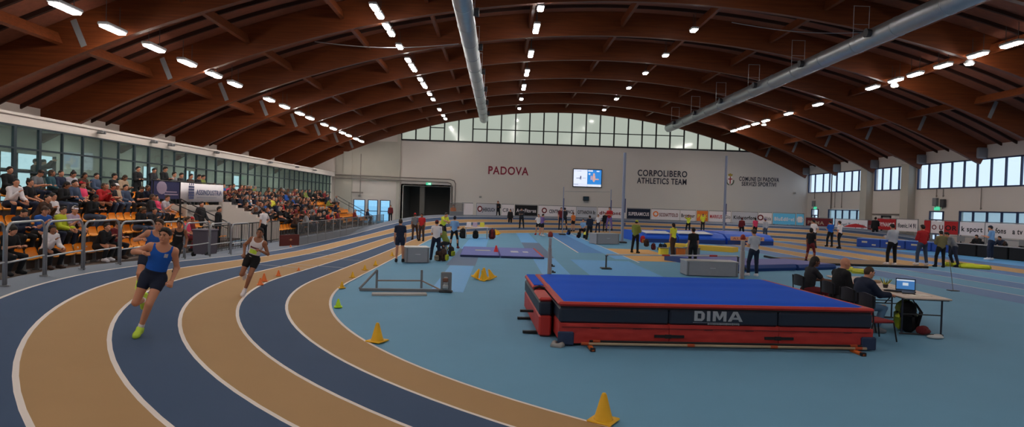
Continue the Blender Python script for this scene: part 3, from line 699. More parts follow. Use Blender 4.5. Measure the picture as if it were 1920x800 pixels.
# ------------------------------------------------------------------ people: one continuous surface from a signed distance field
def rotm(ax, deg): return np.array(Matrix.Rotation(R_(deg), 3, ax))
def unit(v): v = np.array(v, float); return v/np.linalg.norm(v)
LEN = dict(ua=.285, fa=.25, th=.43, sh=.42)
def rig(p):
    J = {}; M_ = rotm('Y', p.get('side', 0)) @ rotm('X', -p.get('lean', 0)) @ rotm('Z', p.get('twist', 0)); T = lambda x, y, z: M_ @ np.array([x, y, z])
    hy = rotm('Z', p.get('hip', 0)); J['M'] = M_; J['pel'] = np.zeros(3); fem = p.get('f', 0); sw = .145 if fem else .163
    J['chest'] = T(0, -.005, .31); J['waist'] = T(0, .0, .13); J['neck'] = T(0, -.015, .47); J['nt'] = T(0, .01, .535)
    hw, hpch = p.get('head', (0, 0)); H = (rotm('Y', p.get('tilt', 0)) @ rotm('Z', hw) @ rotm('X', -hpch)); J['H'] = H; J['hc'] = J['nt']+H @ np.array([0, .018, .105])
    for s, k in ((1, 'R'), (-1, 'L')):
        sh = T(s*sw, -.01, .425); J['s'+k] = sh
        ua, fa = p['A'+k][:2]; el = sh+unit((s*ua[0], ua[1], ua[2]))*LEN['ua']; wr = el+unit((s*fa[0], fa[1], fa[2]))*LEN['fa']; J['e'+k] = el; J['w'+k] = wr
        J['hd'+k] = unit((s*p['A'+k][2][0], p['A'+k][2][1], p['A'+k][2][2])) if len(p['A'+k]) > 2 else unit(wr-el)
        hp = hy @ np.array([s*.092, 0, -.04]); J['h'+k] = hp
        th, shn = p['L'+k][:2]; kn = hp+unit((s*th[0], th[1], th[2]))*LEN['th']; an = kn+unit((s*shn[0], shn[1], shn[2]))*LEN['sh']; J['k'+k] = kn; J['a'+k] = an
        ft = p['L'+k][2] if len(p['L'+k]) > 2 else (.15, 1, -.04); J['f'+k] = unit((s*ft[0], ft[1], ft[2]))
    return J
def c(a, b, ra, rb, tag_, k=.03): return ('c', np.array(a, float), np.array(b, float), ra, rb, tag_, k)
def e(ce, r, Rm, tag_, k=.03): return ('e', np.array(ce, float), np.array(r, float), Rm, tag_, k)
def foot_pr(J, k, g, tag_):
    a = J['a'+k]; f = J['f'+k]; dn = unit(J['a'+k]-J['k'+k]); dn = unit(dn-f*np.dot(dn, f)) if abs(np.dot(dn, f)) < .98 else np.array([0, 0, -1.])
    heel = a+dn*.055-f*.045; ball = a+dn*.062+f*.115; toe = a+dn*.064+f*.175
    return [c(a, heel, .04+g, .036+g, tag_, .02), c(heel, ball, .034+g, .038+g, tag_, .02), c(ball, toe, .036+g, .026+g, tag_, .02), c(a+f*.02, ball, .038+g, .03+g, tag_, .02)]
def hand_pr(J, k, s, g=0., tag_='skin', curl=.6, fist=False):
    w = J['w'+k]; d = J['hd'+k]; up = np.array([0, 0, 1.]) if abs(d[2]) < .9 else np.array([0, 1., 0])
    sd = unit(np.cross(d, up)); nrm = np.cross(sd, d)*(-1)     # sd: across the palm, nrm: palm side
    if abs(d[2]) >= .9: sd, nrm = np.array([0, 1., 0])-d*d[1], np.array([-s, 0., 0]); sd = unit(sd)
    P = []; pc = w+d*.05
    for o in (-.024, 0, .024): P.append(c(w+sd*o*.6+d*.01, w+d*.085+sd*o, .017+g, .015+g, tag_, .015))
    for i, (o, L) in enumerate(((-.032, .068), (-.011, .08), (.011, .075), (.032, .06))):
        b0 = w+d*.088+sd*o; cu = (1.5 if fist else curl); d1 = unit(d*math.cos(cu*.7)+nrm*math.sin(cu*.7)); d2 = unit(d*math.cos(cu*1.9)+nrm*math.sin(cu*1.9))
        m1 = b0+d1*L*.5; P.append(c(b0, m1, .0095+g, .009+g, tag_, .006)); P.append(c(m1, m1+d2*L*.5, .009+g, .0075+g, tag_, .006))
    t0 = w+d*.035+sd*.03; t1 = t0+unit(d*.7+sd*.8+nrm*.4)*.04; P += [c(t0, t1, .013+g, .011+g, tag_, .01), c(t1, t1+unit(d*.9+nrm*.5)*.032, .0105+g, .0085+g, tag_, .006)]
    return P
def body_pr(J, p):
    M_, H = J['M'], J['H']; q = p.get('fat', 1.); sk = 'skin'
    P = [e(J['chest'], (.158*q, .112*q, .19), M_, 'torso'), e(J['waist'], (.138*q, .105*q, .17), M_, 'torso'), e(J['pel']+np.array([0, -.01, -.02]), (.146*q, .112*q, .12), np.eye(3), 'hip'),
         c(J['sL'], J['sR'], .05, .05, 'torso', .05), c(J['hL']+np.array([0, 0, -.05]), J['hR']+np.array([0, 0, -.05]), .075, .075, 'hip', .03), c(J['neck'], J['nt']+(J['hc']-J['nt'])*.35, .054, .05, sk)]
    for k, s in (('R', 1), ('L', -1)):
        P += [c(J['neck']+(J['hc']-J['nt'])*.05, J['s'+k], .05, .05, 'torso', .05), c(J['s'+k], J['e'+k], .052, .039, 'ua'+k), c(J['e'+k], J['w'+k], .041, .027, 'fa'+k, .02),
              c(J['h'+k], J['k'+k], .086, .055, 'th'+k, .04), c(J['k'+k], J['a'+k], .053, .036, 'sh'+k, .02)]
        mid = J['k'+k]*.68+J['a'+k]*.32; back = unit(np.cross(np.cross(unit(J['a'+k]-J['k'+k]), J['f'+k]), unit(J['a'+k]-J['k'+k])))*-1
        P += [c(J['k'+k]*.85+J['a'+k]*.15+back*.015, J['k'+k]*.45+J['a'+k]*.55+back*.018, .046, .036, 'sh'+k, .03), e(J['h'+k]+np.array([0, -.055, -.03]), (.074, .066, .085), np.eye(3), 'hip', .04)]
        P += hand_pr(J, k, s, p.get('hg', 0.), fist=p.get('fist', False)) + foot_pr(J, k, 0., 'foot')
    hc = J['hc']; h = lambda x, y, z: hc+H @ np.array([x, y, z])
    P += [e(h(0, -.008, .02), (.074, .094, .1), H, sk), e(h(0, .018, -.045), (.056, .07, .07), H, sk), c(h(0, .085, .015), h(0, .107, -.02), .009, .015, sk, .012), c(h(-.032, .078, .03), h(.032, .078, .03), .014, .014, sk, .012),
          e(h(0, .078, -.085), (.022, .018, .018), H, sk, .015), c(h(-.02, .083, -.052), h(.02, .083, -.052), .009, .009, sk, .01)]
    for s in (1, -1): P += [e(h(s*.077, -.01, -.005), (.012, .022, .032), H, sk, .008), e(h(s*.045, .055, -.02), (.022, .02, .02), H, sk, .02)]
    return P
def lerp(a, b, t): return a+(b-a)*t
def torso_g(J, p, g):
    q = p.get('fat', 1.); M_ = J['M']; T = 'top'
    P = [e(J['chest'], (.158*q+g, .112*q+g, .19+g), M_, T), e(J['waist'], (.142*q+g, .11*q+g, .18+g), M_, T), e(J['pel']+np.array([0, -.01, -.0]), (.147*q+g, .114*q+g, .12+g), np.eye(3), T), c(J['sL'], J['sR'], .048+g, .048+g, T, .04)]
    for k in 'RL': P.append(c(J['neck'], J['s'+k], .046+g, .044+g, T, .04))
    return P
def top_pr(J, p, kind):
    g = {'singlet': .008, 'tee': .016, 'long': .022, 'jacket': .03}[kind]; P = torso_g(J, p, g); cuts = []
    up = J['M'] @ np.array([0, 0, 1.]); cuts.append(('p', J['pel']-up*p.get('hem', .09), -up))
    if kind == 'singlet':
        for k, s in (('R', 1), ('L', -1)): cuts.append(('s', J['s'+k]+J['M'] @ np.array([s*.03, 0, -.015]), .088))
        cuts.append(('s', J['neck']+J['M'] @ np.array([0, .07, .03]), .105)); cuts.append(('s', J['neck']+J['M'] @ np.array([0, -.05, .06]), .085))
    else:
        for k in 'RL':
            if kind == 'tee': P.append(c(J['s'+k], lerp(J['s'+k], J['e'+k], .62), .05+g, .046+g, 'top', .02))
            else: P += [c(J['s'+k], J['e'+k], .05+g, .042+g, 'top', .02), c(J['e'+k], lerp(J['e'+k], J['w'+k], .92), .042+g, .03+g, 'top', .02)]
        cuts.append(('s', J['neck']+J['M'] @ np.array([0, .012, .05]), .068))
    return P, cuts
def bottom_pr(J, p, kind):
    g = {'shorts': .014, 'tights': .005, 'trousers': .015, 'wide': .025}[kind]; q = p.get('fat', 1.)
    P = [e(J['pel']+np.array([0, -.01, -.02]), (.146*q+g, .112*q+g, .12+g*.5), np.eye(3), 'bot'), e(lerp(J['pel'], J['waist'], .6), (.135*q+g, .105*q+g, .08), J['M'], 'bot'), c(J['hL']+np.array([0, 0, -.06]), J['hR']+np.array([0, 0, -.06]), .078+g, .078+g, 'bot', .03)]
    for k in 'RL':
        P.append(e(J['h'+k]+np.array([0, -.055, -.03]), (.074+g, .066+g, .085+g), np.eye(3), 'bot', .04))
        if kind == 'shorts': P.append(c(J['h'+k], lerp(J['h'+k], J['k'+k], p.get('sl', .5)), .084+g, .074+g, 'bot', .03))
        else: P += [c(J['h'+k], J['k'+k], .086+g, .056+g, 'bot', .03), c(J['k'+k], lerp(J['k'+k], J['a'+k], .93), .056+g, .042+g*1.2, 'bot', .02)]
    up = J['M'] @ np.array([0, 0, 1.]); return P, [('p', J['pel']+up*.1, up)]
def hair_pr(J, style):
    H, hc = J['H'], J['hc']; h = lambda x, y, z: hc+H @ np.array([x, y, z])
    P = [e(h(0, -.014, .024), (.084, .1, .108), H, 'hair', .02)]; n = H @ unit((0, .74, -.67)); cuts = [('p', h(0, .072, .070), n)]
    if style == 'short':
        rr = random.Random(11); P.append(e(h(0, .015, .09), (.062, .066, .045), H, 'hair', .02))
        for k in range(16): a = rr.uniform(-1, 1); b = rr.uniform(-.5, 1); P.append(e(h(.06*a, .02+.055*b, .118-.035*(a*a+b*b)*.8), (.018, .024, .016), H @ rotm('Z', rr.uniform(-40, 40)), 'hair', .012))
    if style == 'crop': P = [e(h(0, -.01, .022), (.078, .097, .104), H, 'hair', .02)]
    if style in ('long', 'tail', 'bun'):
        P.append(e(h(0, -.05, -.01), (.078, .062, .11), H, 'hair', .03))
        if style == 'long': P += [c(h(.05, -.05, -.04), h(.055, -.06, -.17), .042, .03, 'hair', .03), c(h(-.05, -.05, -.04), h(-.055, -.06, -.17), .042, .03, 'hair', .03), c(h(0, -.07, -.04), h(0, -.08, -.18), .05, .035, 'hair', .03)]
        if style == 'tail': P += [c(h(0, -.1, .03), h(.02, -.13, -.2), .03, .014, 'hair', .02)]
        if style == 'bun': P += [e(h(0, -.07, .11), (.045, .045, .04), H, 'hair', .01)]
        cuts = [('s', h(0, .085, -.03), .088)]
    return P, cuts
def cap_pr(J):
    H, hc = J['H'], J['hc']; h = lambda x, y, z: hc+H @ np.array([x, y, z])
    return [e(h(0, -.008, .035), (.085, .105, .105), H, 'hair', .01), e(h(0, .115, .05), (.06, .06, .008), H, 'hair', .008)], [('p', h(0, 0, .035), H @ np.array([0, .12, -.99]))]
def sdf_mesh(P, cuts, vox, name, ms, label=False, zcut=None):
    lo = np.full(3, 9.); hi = np.full(3, -9.); bb = []
    for q in P:
        if q[0] == 'c': r = max(q[3], q[4]); l = np.minimum(q[1], q[2])-r; u = np.maximum(q[1], q[2])+r; k = q[6]
        else: r = q[2].max(); ext = np.abs(q[3]) @ q[2]; l = q[1]-ext; u = q[1]+ext; k = q[5]
        bb.append((l-k-2*vox, u+k+2*vox)); lo = np.minimum(lo, l); hi = np.maximum(hi, u)
    lo = lo-3*vox; n = np.ceil((hi+3*vox-lo)/vox).astype(int)+1; D = np.full(n, 1., np.float32); ax = [lo[i]+vox*np.arange(n[i]) for i in range(3)]
    def dist(q, X, Y, Z):
        if q[0] == 'c':
            a, b = q[1], q[2]; ba = b-a; L2 = max(1e-9, ba @ ba); x, y, z = X-a[0], Y-a[1], Z-a[2]
            t = np.clip((x*ba[0]+y*ba[1]+z*ba[2])/L2, 0, 1); return np.sqrt((x-t*ba[0])**2+(y-t*ba[1])**2+(z-t*ba[2])**2)-(q[3]+(max(q[4], .0)-q[3])*t)
        x, y, z = X-q[1][0], Y-q[1][1], Z-q[1][2]; Rm = q[3]; r = q[2]
        u, v, w_ = (Rm[0, 0]*x+Rm[1, 0]*y+Rm[2, 0]*z), (Rm[0, 1]*x+Rm[1, 1]*y+Rm[2, 1]*z), (Rm[0, 2]*x+Rm[1, 2]*y+Rm[2, 2]*z)
        k0 = np.sqrt((u/r[0])**2+(v/r[1])**2+(w_/r[2])**2); k1 = np.sqrt((u/r[0]**2)**2+(v/r[1]**2)**2+(w_/r[2]**2)**2); return k0*(k0-1)/np.maximum(k1, 1e-6)
    for q, (l, u) in zip(P, bb):
        i0 = np.maximum(0, np.floor((l-lo)/vox).astype(int)); i1 = np.minimum(n, np.ceil((u-lo)/vox).astype(int)+1)
        X = ax[0][i0[0]:i1[0], None, None]; Y = ax[1][None, i0[1]:i1[1], None]; Z = ax[2][None, None, i0[2]:i1[2]]
        d = dist(q, X, Y, Z); S = D[i0[0]:i1[0], i0[1]:i1[1], i0[2]:i1[2]]; k = q[-1]
        h = np.maximum(k-np.abs(S-d), 0)/k; S[...] = np.minimum(S, d)-h*h*k*.25
    X = ax[0][:, None, None]; Y = ax[1][None, :, None]; Z = ax[2][None, None, :]
    for q in cuts:
        if q[0] == 'p': d = (X-q[1][0])*q[2][0]+(Y-q[1][1])*q[2][1]+(Z-q[1][2])*q[2][2]
        else: d = q[2]-np.sqrt((X-q[1][0])**2+(Y-q[1][1])**2+(Z-q[1][2])**2)
        D = np.maximum(D, d)
    A = D < 0; cs = tuple(n-1); pos = np.zeros(cs+(3,), np.float32); cnt = np.zeros(cs, np.float32)
    def sl(o): return tuple(slice(o[i], n[i]-1+o[i]) for i in range(3))
    for axis in range(3):
        for o1 in (0, 1):
            for o2 in (0, 1):
                a = [0, 0, 0]; oth = [i for i in range(3) if i != axis]; a[oth[0]] = o1; a[oth[1]] = o2; b = list(a); b[axis] = 1
                va, vb = D[sl(a)], D[sl(b)]; cr = (va < 0) != (vb < 0)
                if not cr.any(): continue
                ii = np.nonzero(cr); t = va[ii]/(va[ii]-vb[ii]); pt = np.array(a, np.float32)[None].repeat(len(t), 0); pt[:, axis] += t
                pos[ii] += pt; cnt[ii] += 1
    act = np.nonzero(cnt > 0); idx = np.full(cs, -1, np.int64); idx[act] = np.arange(len(act[0]))
    V = (np.stack(act, 1)+pos[act]/cnt[act][:, None])*vox+lo
    quads = []
    for axis in range(3):
        oth = [(axis+1) % 3, (axis+2) % 3]; s0 = [slice(0, n[i]) for i in range(3)]; s1 = list(s0); s0[axis] = slice(0, n[axis]-1); s1[axis] = slice(1, n[axis])
        a_, b_ = A[tuple(s0)], A[tuple(s1)]
        for (cr, fl) in ((a_ & ~b_, False), (~a_ & b_, True)):
            I = np.stack(np.nonzero(cr), 1)
            if not len(I): continue
            I = I[(I[:, oth[0]] > 0) & (I[:, oth[1]] > 0)]
            def cell(d1, d2): J = I.copy(); J[:, oth[0]] -= d1; J[:, oth[1]] -= d2; J = np.minimum(J, np.array(cs)-1); return idx[J[:, 0], J[:, 1], J[:, 2]]
            q = np.stack([cell(1, 1), cell(0, 1), cell(0, 0), cell(1, 0)], 1); quads.append(q[:, ::-1] if fl else q)
    Q = np.concatenate(quads); Q = Q[(Q >= 0).all(1)]
    me = bpy.data.meshes.new(name); me.vertices.add(len(V)); me.vertices.foreach_set('co', V.astype(np.float32).ravel()); me.loops.add(Q.size); me.loops.foreach_set('vertex_index', Q.ravel().astype(np.int32))
    me.polygons.add(len(Q)); me.polygons.foreach_set('loop_start', np.arange(0, Q.size, 4, dtype=np.int32)); me.polygons.foreach_set('use_smooth', np.ones(len(Q), bool))
    for m_ in ms: me.materials.append(m_)
    if label:
        best = np.full(len(V), 9.); lab = np.zeros(len(V), np.int32)
        for q in P:
            d = dist(q, V[:, 0], V[:, 1], V[:, 2]); t = q[-2]; li = label(t, q, V); b = d < best; best[b] = d[b]; lab[b] = (li[b] if hasattr(li, '__len__') else li)
        me.polygons.foreach_set('material_index', lab[Q[:, 0]].astype(np.int32))
    me.update(); me.validate(); return me
# ---- poses (local frame: +Y forward, +X right; arm and leg x is outward)
A_DN = ((.16, -.05, -1), (.06, .18, -1)); A_BK = ((.35, -.3, -1), (-.35, -.35, -.5)); A_HOLD = ((.15, .25, -1), (-.35, 1, .25)); A_CHIN = ((.05, .35, -1), (-.45, .7, .75)); A_LAP = ((.1, .3, -1), (-.3, .9, -.25)); A_HIP = ((.65, -.25, -1), (-.75, .2, -.55))
A_FOLD = ((.2, .2, -1), (-1, .5, .15)); A_UP = ((.3, .6, .2), (-.4, .5, .8)); A_FWD = ((.1, .9, -.5), (-.1, 1, -.1))
L_ST = ((.06, .02, -1), (.03, -.03, -1)); L_ST2 = ((.2, .1, -1), (.08, -.1, -1)); L_SIT = ((.16, 1, -.04), (.02, -.42, -1)); L_SIT2 = ((.26, 1, .0), (-.1, -.3, -1)); L_SITB = ((.1, 1, -.06), (.05, -.55, -1))
L_STB = ((.1, -.12, -1), (.05, -.2, -1)); L_STF = ((.1, .3, -1), (.05, -.12, -1))
def P_(AR, AL, LR=L_ST, LL=L_ST, **k): return dict(AR=AR, AL=AL, LR=LR, LL=LL, **k)
POSES = dict(stand=P_(A_DN, A_DN), hold=P_(A_HOLD, A_HOLD, L_ST, L_ST2, head=(0, 15)), hip=P_(A_HIP, A_DN, L_ST2, L_ST), fold=P_(A_FOLD, A_FOLD, L_ST2, L_ST2), back=P_(A_BK, A_BK), one=P_(A_HOLD, A_DN, L_STF, L_STB),
  up=P_(A_UP, A_UP, L_ST2, L_ST), stride=P_(((.15, -.35, -1), (.05, .4, -1)), ((.15, .3, -1), (0, .6, -.8)), L_STF, ((.08, -.3, -1), (.03, -.6, -1))), lean=P_(A_FWD, A_HOLD, ((.1, .35, -1), (.2, -.35, -1)), ((.35, -.1, -1), (.1, -.25, -1)), lean=28, head=(0, 25)),
  sit=P_(A_LAP, A_LAP, L_SIT, L_SIT, seat=1, lean=6), sit2=P_(A_CHIN, A_LAP, L_SIT2, L_SIT, seat=1, lean=22, head=(-25, 8)), sit3=P_(A_LAP, A_FOLD, L_SITB, L_SIT2, seat=1, lean=-4, head=(20, 0)), sit4=P_(A_HOLD, A_HOLD, L_SIT, L_SITB, seat=1, lean=14, head=(0, 28)), sit5=P_(A_CHIN, A_CHIN, L_SIT2, L_SITB, seat=1, lean=30, head=(-10, -10)), work=P_(((.1, .75, -.8), (-.15, 1, -.05)), ((.1, .6, -.9), (-.25, 1, .0)), L_SIT, L_SITB, seat=1, lean=16, head=(-8, 14)))
def zmin_shift(J, p):
    if p.get('seat'): return .555
    z = 9
    for k in 'RL':
        for q in foot_pr(J, k, .012, 'f'): z = min(z, q[1][2]-q[3], q[2][2]-q[4])
    return -z-.0
def shift(J, dz):
    for k, v in J.items():
        if isinstance(v, np.ndarray) and v.shape == (3,) and not k.startswith(('hd', 'f')): J[k] = v+np.array([0, 0, dz])
    return J
_pm = {}
def person(label, pose, loc, rz, h=1.75, top=('tee', 'black'), bot=('trousers', 'black'), shoes='black', hair=('short', hair_d), skin=None, vox=.014, cap=None, sole=None, name='person', group=None, cat='person', extra=None, sock=None, hide_feet=False):
    p = dict(POSES[pose]) if isinstance(pose, str) else dict(pose); skin = skin or skin_a
    if extra: p.update(extra)
    key = (repr(sorted((k, repr(v)) for k, v in p.items())), vox, top[0], bot[0], hair[0] if hair else None, bool(cap))
    if key not in _pm:
        J = rig(p); J = shift(J, zmin_shift(J, p)); d = {}; p['hg'] = max(0., vox*.62-.009)
        d['body'] = sdf_mesh(body_pr(J, p), [], vox, 'person', [skin_a]); P, cu = top_pr(J, p, top[0]); d['shirt'] = sdf_mesh(P, cu, vox*.8, 'shirt', [skin_a])
        P, cu = bottom_pr(J, p, bot[0]); d['bot'] = sdf_mesh(P, cu, vox, 'bot', [skin_a]); d['shoe'] = [sdf_mesh(foot_pr(J, k, .012, 's'), [], min(vox, .012), 'shoe', [skin_a]) for k in 'RL']
        if sock: d['sock'] = [sdf_mesh([c(lerp(J['k'+k], J['a'+k], .84), J['a'+k], .045, .044, 's', .02)], [], .01, 'sock', [skin_a]) for k in 'RL']
        if hair: P, cu = hair_pr(J, hair[0]); d['hair'] = sdf_mesh(P, cu, min(vox, .012), 'hair', [skin_a])
        if cap: P, cu = cap_pr(J); d['cap'] = sdf_mesh(P, cu, min(vox, .012), 'cap', [skin_a])
        d['J'] = J; _pm[key] = d
    d = _pm[key]; k = h/1.765
    def ob(nm, me, m_, par):
        o = bpy.data.objects.new(nm, me); link(o, par); o.material_slots[0].link = 'OBJECT'; o.material_slots[0].material = m_; return o
    r = ob(name, d['body'], skin, None); r.location = loc; r.rotation_euler = (0, 0, R_(rz)); r.scale = (k, k, k); tag(r, label, cat, group)
    ob({'singlet': 'singlet', 'tee': 't_shirt', 'long': 'sweater', 'jacket': 'jacket'}[top[0]], d['shirt'], CL[top[1]], r); ob('shorts' if bot[0] == 'shorts' else 'trousers', d['bot'], CL[bot[1]], r)
    for s in d['shoe']: ob('shoe', s, CL[shoes], r)
    for s in d.get('sock', []): ob('sock', s, CL[sock], r)
    if hair: ob('hair', d['hair'], hair[1], r)
    if cap: ob('cap', d['cap'], CL[cap], r)
    if vox < .0115:
        H, hc = d['J']['H'], d['J']['hc']; h_ = lambda *a: tuple(hc+H @ np.array(a)); m = MB()
        for s in (-1, 1): m.ball(h_(s*.032, .088, .012), (.012, .008, .007), n=8)
        m.build('eyes', hair_d, r, True); m = MB()
        for s in (-1, 1): m.cyl(h_(s*.016, .094, .03), h_(s*.05, .084, .034), .005)
        m.build('eyebrows', hair_d, r); m = MB(); m.cyl(h_(-.022, .09, -.054), h_(.022, .09, -.054), .006); m.build('lips', C('lips', 130, 74, 66), r)
    return r, d['J']
# ==== FIELD PEOPLE
def field(label, px, pf, ph, pose, rz, **k):
    x, y, z = att(px, pf); d = pray(px, ph); t = math.hypot(x, y)/math.hypot(d[0], d[1]); h = min(1.92, max(1.56, CH+t*d[2]-z)); k.setdefault('h', h)
    return person(label, pose, (x, y, z+.014), rz, **k)
def runner(label, px, pf, ph, pose, rz, foot, tilt=0., **k):
    x, y, z = att(px, pf); d = pray(px, ph); t = math.hypot(x, y)/math.hypot(d[0], d[1]); need = CH+t*d[2]-z
    r, J = person(label, pose, (x, y, z+.014), rz, h=1.765, **k); T_ = Matrix.Rotation(R_(rz), 3, 'Z') @ Matrix.Rotation(R_(-tilt), 3, 'Y')
    sole = T_ @ (Vector(J['a'+foot])+Vector(J['f'+foot])*.08+Vector((0, 0, -.105))); top_ = T_ @ Vector(J['hc']+J['H'] @ np.array([0, 0, .13]))
    q = need/(top_.z-sole.z); r.rotation_euler = (0, R_(-tilt), R_(rz)); r.scale = (q, q, q); r.location = (x-sole.x*q, y-sole.y*q, z+.016-sole.z*q); return r, J
RUN1 = P_(((.8, -.35, -.55), (-.78, .8, .22)), ((.28, -.35, -.85), (.05, .75, -.75)), ((.06, .22, -1), (-.02, -1, -.06), (0, -.35, -1)), ((-.02, .55, -1), (-.08, -.22, -1), (0, 1, -.12)), lean=12, side=-3, twist=12, fist=True, head=(-14, 0), tilt=8, sl=.36)
r1, J1 = runner('runner in royal blue singlet leading the pack on the bend', 256, 634, 428, RUN1, 196, 'L', tilt=14, top=('singlet', 'royal'), bot=('shorts', 'navy'), shoes='neon', sock='white', vox=.0075, skin=skin_a, hair=('short', hair_d))
RUN2 = P_(((.55, -.55, -.75), (-.25, .55, -.75)), ((.5, -.15, -.9), (-.7, .75, .25)), ((.08, .25, -1), (0, -1, -.1), (0, -.35, -1)), ((-.04, .4, -1), (-.1, -.2, -1), (0, 1, -.12)), lean=8, side=-4, twist=-8, fist=True, head=(-8, -2), tilt=2, sl=.42)
r2, J2 = runner('runner in white singlet with a green race number', 455, 556, 428, RUN2, 192, 'L', tilt=13, top=('singlet', 'white'), bot=('shorts', 'black'), shoes='white', sock='white', vox=.009, skin=skin_b, hair=('short', hair_d))
RUN3 = P_(((.75, -.2, -.65), (-.6, .9, .2)), ((.3, -.5, -.8), (-.2, .8, -.4)), ((.05, .6, -1), (0, -.9, -.5), (0, .6, -.8)), ((-.1, .0, -1), (-.1, -.35, -1)), lean=9, side=-9, twist=12, fist=True, head=(-20, 0), sl=.45)
r3, J3 = runner('runner in bright blue singlet half hidden behind the leader', 268, 562, 411, RUN3, 205, 'L', tilt=8, top=('singlet', 'blue'), bot=('shorts', 'navy'), shoes='neon', vox=.0095, skin=skin_a, hair=('short', hair_b))
r4, J4 = runner('runner in black singlet behind the blue pair', 326, 512, 414, RUN1, 200, 'L', tilt=6, top=('singlet', 'black'), bot=('tights', 'black'), shoes='black', vox=.011, skin=skin_b, hair=('short', hair_d))
def chest_patch(r, J, name, pts, m_, off):                       # flat mark lying on the front of a singlet
    q = MB(); M_ = J['M']
    for (x, z, w_, h_) in pts:
        y = .118*math.sqrt(max(.05, 1-(x/.17)**2))+off; y2 = .118*math.sqrt(max(.05, 1-((x+w_)/.17)**2))+off
        P = [(x, y, z), (x+w_, y2, z), (x+w_, y2+.004, z+h_), (x, y+.004, z+h_)]; P = [tuple(J['pel']+M_ @ np.array(p)) for p in P]; P2 = [tuple(np.array(p)-M_ @ np.array([0, .02, 0])) for p in P]
        q.add(P+P2, [(0, 1, 2, 3), (7, 6, 5, 4), (0, 4, 5, 1), (1, 5, 6, 2), (2, 6, 7, 3), (3, 7, 4, 0)])
    return q.build(name, m_, r)
chest_patch(r2, J2, 'race_number', [(-.085, .12, .085, .1), (0, .12, .085, .1)], CL['neon'], .012); chest_patch(r2, J2, 'club_lettering', [(-.1+.026*k, .25, .018, .035) for k in range(8)], CL['dred'], .01)
chest_patch(r1, J1, 'club_badge', [(-.095, .34, .05, .055)], CL['lgrey'], .006)
chest_patch(r4, J4, 'club_lettering', [(-.09+.03*k, .27, .02, .04) for k in range(6)], CL['lgrey'], .008)
f = field
f('athlete in navy T-shirt and shorts with back turned, beside the first grey box', 749, 492, 411, 'stand', 8, top=('tee', 'navy'), bot=('shorts', 'navy'), hair=('short', hair_b))
f('man in white T-shirt and dark red cap with back turned by the first grey box', 817, 489, 418, 'hold', 4, top=('tee', 'white'), bot=('trousers', 'navy'), cap='dred', hair=('crop', hair_d))
f('athlete in bright red T-shirt beyond the first grey box', 790, 452, 403, 'stand', 165, top=('tee', 'red'), bot=('trousers', 'brown'), hair=('short', hair_d), skin=skin_b)
f('athlete in grey T-shirt and red cap beside the one in red', 777, 450, 402, 'hip', 20, top=('tee', 'grey'), bot=('trousers', 'brown'), cap='red', hair=('crop', hair_d), skin=skin_b)
f('official in yellow-green vest leaning over beyond the white T-shirt man', 829, 455, 405, 'lean', -140, top=('tee', 'hiviz'), bot=('trousers', 'black'), hair=('short', hair_d), h=1.8)
f('athlete in light blue T-shirt and black tights left of the white table', 851, 466, 405, 'fold', -10, top=('tee', 'lblue'), bot=('tights', 'black'), shoes='dred', cap='navy')
CROUCH = P_(A_FWD, A_LAP, ((.25, 1, -.15), (.0, -.55, -1)), ((.25, .9, -.5), (0, -1, -.6), (0, .6, -.8)), lean=30)
f('crouching athlete in olive jacket among the bags by the first grey box', 836, 480, 440, CROUCH, 60, top=('long', 'olive'), bot=('tights', 'charcoal'), h=1.6, hair=('tail', hair_b))
f('official in black standing left of the folding chairs at the far bend', 956, 427, 397, 'stand', 180, top=('jacket', 'black'), hair=('short', hair_d))
f('official in black with red collar standing right of the folding chairs', 977, 428, 399, 'hold', 170, top=('jacket', 'charcoal'), hair=('short', hair_d))
f('athlete in purple T-shirt and black shorts talking at the runway start', 1016, 443, 401, 'hold', -60, top=('tee', 'purple'), bot=('shorts', 'black'), shoes='white', hair=('short', hair_d))
f('athlete in white T-shirt facing the one in purple', 1009, 441, 403, 'hip', 160, top=('tee', 'white'), bot=('shorts', 'black'), shoes='red', hair=('short', hair_b))
f('athlete in dark red top by the left vaulting upright', 1051, 431, 390, 'stand', 190, top=('tee', 'dred'), bot=('tights', 'navy'), h=1.8)
f('athlete in charcoal top by the left vaulting upright', 1058, 431, 390, 'fold', 20, top=('tee', 'charcoal'), bot=('tights', 'black'), h=1.8)
f('athlete with orange top and black shorts left of the vaulting group', 1074, 434, 402, 'stand', 30, top=('tee', 'orangec'), bot=('shorts', 'black'), hair=('short', hair_r))
f('big man in navy jacket with back turned among the vaulting group', 1105, 450, 404, 'hold', 10, top=('jacket', 'navy'), bot=('wide', 'black'), extra=dict(fat=1.15))
f('athlete in white and black top right of the man in navy jacket', 1121, 437, 404, 'hip', 150, top=('tee', 'white'), bot=('trousers', 'navy'))
f('woman with auburn hair in black behind the second grey box', 1134, 434, 403, 'stand', 170, top=('jacket', 'black'), hair=('long', hair_r))
f('athlete in red top behind the second grey box', 1142, 432, 390, 'fold', 150, top=('tee', 'red'), bot=('tights', 'purple'), h=1.85)
f('official in olive jacket and lime cap on the tan patch', 1191, 475, 413, 'hold', -40, top=('jacket', 'olive'), bot=('trousers', 'black'), cap='lime')
f('woman in bright yellow-green T-shirt with dark braid, back turned', 1261, 481, 418, 'one', 25, top=('tee', 'hiviz'), bot=('trousers', 'brown'), hair=('tail', hair_d), extra=dict(f=1))
f('man in black T-shirt with back turned behind the third grey box', 1298, 503, 427, 'stand', 5, top=('tee', 'black'), bot=('trousers', 'black'), vox=.012, hair=('short', hair_d))
f('official in yellow vest with arm raised behind the blue vault mats', 1290, 438, 403, 'up', 150, top=('tee', 'hiviz'), bot=('trousers', 'black'))
